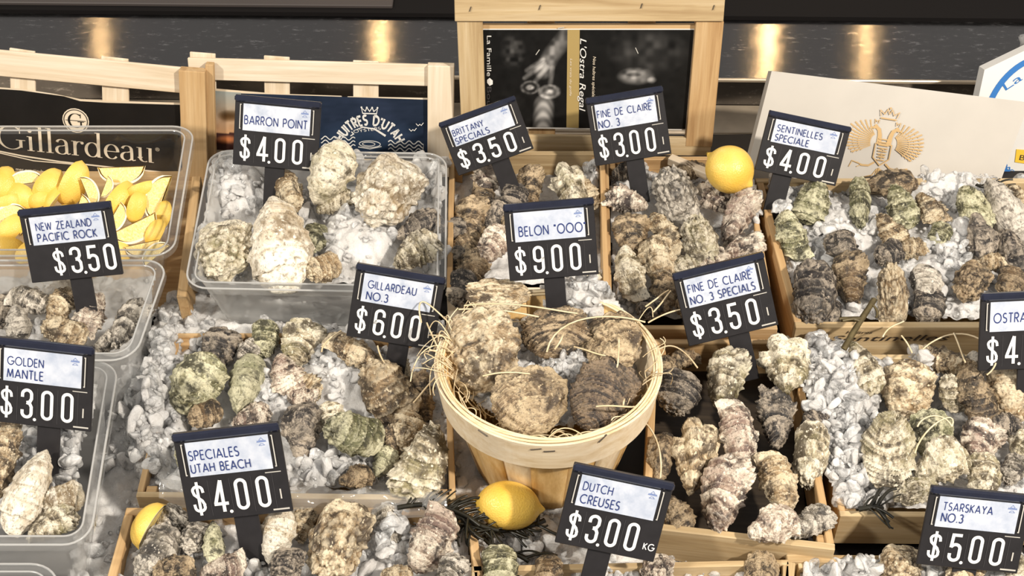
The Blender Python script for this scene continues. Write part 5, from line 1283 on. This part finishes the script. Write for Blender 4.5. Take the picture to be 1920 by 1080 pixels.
weed('seaweed', 'dark seaweed sprig on the ice below the eagle lid', [(((1830, 346), (1845, 352), (1860, 350), (1880, 362)), 0.062, 9)], M['weed'], 0.0040)
weed('seaweed', 'dark seaweed sprig over the corner of the ice-heaped crate', [(((1610, 955), (1630, 950), (1650, 945), (1654, 956)), 0.052, 12)], M['weed'], 0.0050)
def film(name, label, pts, z, seed):
    nx, ny = 60, 16; v = []; f = []
    for j in range(ny + 1):
        for i in range(nx + 1):
            u, w = i / nx, j / ny
            x = (pts[0][0] * (1 - u) + pts[1][0] * u) * (1 - w) + (pts[3][0] * (1 - u) + pts[2][0] * u) * w
            y = (pts[0][1] * (1 - u) + pts[1][1] * u) * (1 - w) + (pts[3][1] * (1 - u) + pts[2][1] * u) * w
            p = P(x, y, z); p.z += 0.012 * float(fbm(np.array([[p.x * 40, p.y * 60, seed]]), seed, 3)[0]) + 0.012 * math.sin(w * PI); v.append(p)
    for j in range(ny):
        for i in range(nx): q = j * (nx + 1) + i; f.append((q + nx + 1, q + nx + 2, q + 1, q))
    o = link(name, mesh(name, v, f, True), M['film']); return tag(o, label, 'plastic bag')
film('plastic_bag', 'crumpled clear plastic bag along the front of the sunken crate', [(540, 918), (836, 924), (840, 972), (520, 968)], 0.038, 2)
film('plastic_bag', 'crumpled clear plastic bag edge left of the $4.00 front sign', [(305, 900), (350, 905), (350, 950), (300, 940)], 0.036, 5)

# ------------------------------------------------------------------ price signs
sign('black price sign reading Barron Point $4.00, in front of the navy card', (444, 177), (605, 192), (436, 308), 0.105, [('BARRON POINT', 0.73, 0.12, 0.60)], '$4.00', soff=0.49)
sign('tilted black price sign reading Brittany Specials $3.50, before the tall crate', (819, 232), (961, 180), (860, 330), 0.085, [('BRITTANY', 0.40, 0.12, 0.69), ('SPECIALS', 0.44, 0.12, 0.54)], '$3.50', soff=0.55)
sign('black price sign reading Fine de Claire No. 3 $3.00, before the photo sheet', (1100, 184), (1244, 160), (1117, 312), 0.085, [('FINE DE CLAIRE', 0.70, 0.12, 0.69), ('NO. 3', 0.27, 0.12, 0.54)], '$3.00', soff=0.52)
sign('black price sign reading Sentinelles Speciale $4.00, against the eagle lid', (1441, 206), (1594, 238), (1415, 318), 0.085, [('SENTINELLES', 0.55, 0.14, 0.70), ('SPECIALE', 0.41, 0.14, 0.545)], '$4.00', soff=0.35)
sign('black price sign reading New Zealand Pacific Rock $3.50, in the grey oyster tub', (22, 395), (195, 378), (60, 531), 0.105, [('NEW ZEALAND', 0.60, 0.16, 0.70), ('PACIFIC ROCK', 0.64, 0.16, 0.55)], '$3.50', px0=0.27, dx=0.185, soff=0.52)
sign('black price sign reading Belon OOO $9.00, stuck in the basket ice', (944, 384), (1113, 370), (956, 528), 0.145, [('BELON "OOO"', 0.74, 0.15, 0.58)], '$9.00', soff=0.50)
sign('black price sign reading $6.00 beside the rim of the straw basket', (672, 493), (838, 521), (649, 630), 0.080, [('GILLARDEAU', 0.54, 0.16, 0.70), ('NO.3', 0.24, 0.16, 0.545)], '$6.00', soff=0.60)
sign('black price sign reading Fine de Claire No. 3 Specials $3.50, right of the basket', (1255, 515), (1425, 473), (1292, 650), 0.085, [('FINE DE CLAIRE', 0.69, 0.13, 0.70), ('NO. 3 SPECIALS', 0.71, 0.13, 0.545)], '$3.50', soff=0.56)
sign('black price sign reading Golden Mantle $3.00, in the whitish oyster tub', (3, 632), (190, 653), (-14, 790), 0.105, [('GOLDEN', 0.36, 0.14, 0.70), ('MANTLE', 0.36, 0.14, 0.55)], '$3.00', soff=0.56)
sign('black price sign reading Speciales Utah Beach $4.00, in the front crate', (336, 812), (535, 790), (354, 980), 0.075, [('SPECIALES', 0.47, 0.12, 0.69), ('UTAH BEACH', 0.56, 0.12, 0.55)], '$4.00', soff=0.54)
sign('black price sign reading Dutch Creuses $3.00 KG, below the basket', (1070, 866), (1258, 905), (1040, 1017), 0.075, [('DUTCH', 0.29, 0.14, 0.71), ('CREUSES', 0.39, 0.14, 0.55)], '$3.00', extra='KG', dx=0.195, soff=0.46, stem=0.055)
sign('black price sign reading Tsarskaya No.3 $5.00, in the front corner crate', (1752, 911), (1944, 930), (1718, 1058), 0.055, [('TSARSKAYA', 0.48, 0.15, 0.72), ('NO.3', 0.21, 0.15, 0.58)], '$5.00', soff=0.5, stem=0.03)
sign('black price sign reading Ostra $4.00, cut off by the frame', (1828, 551), (2008, 543), (1834, 696), 0.085, [('OSTRA REGAL', 0.72, 0.14, 0.62)], '$4.00', soff=0.55)
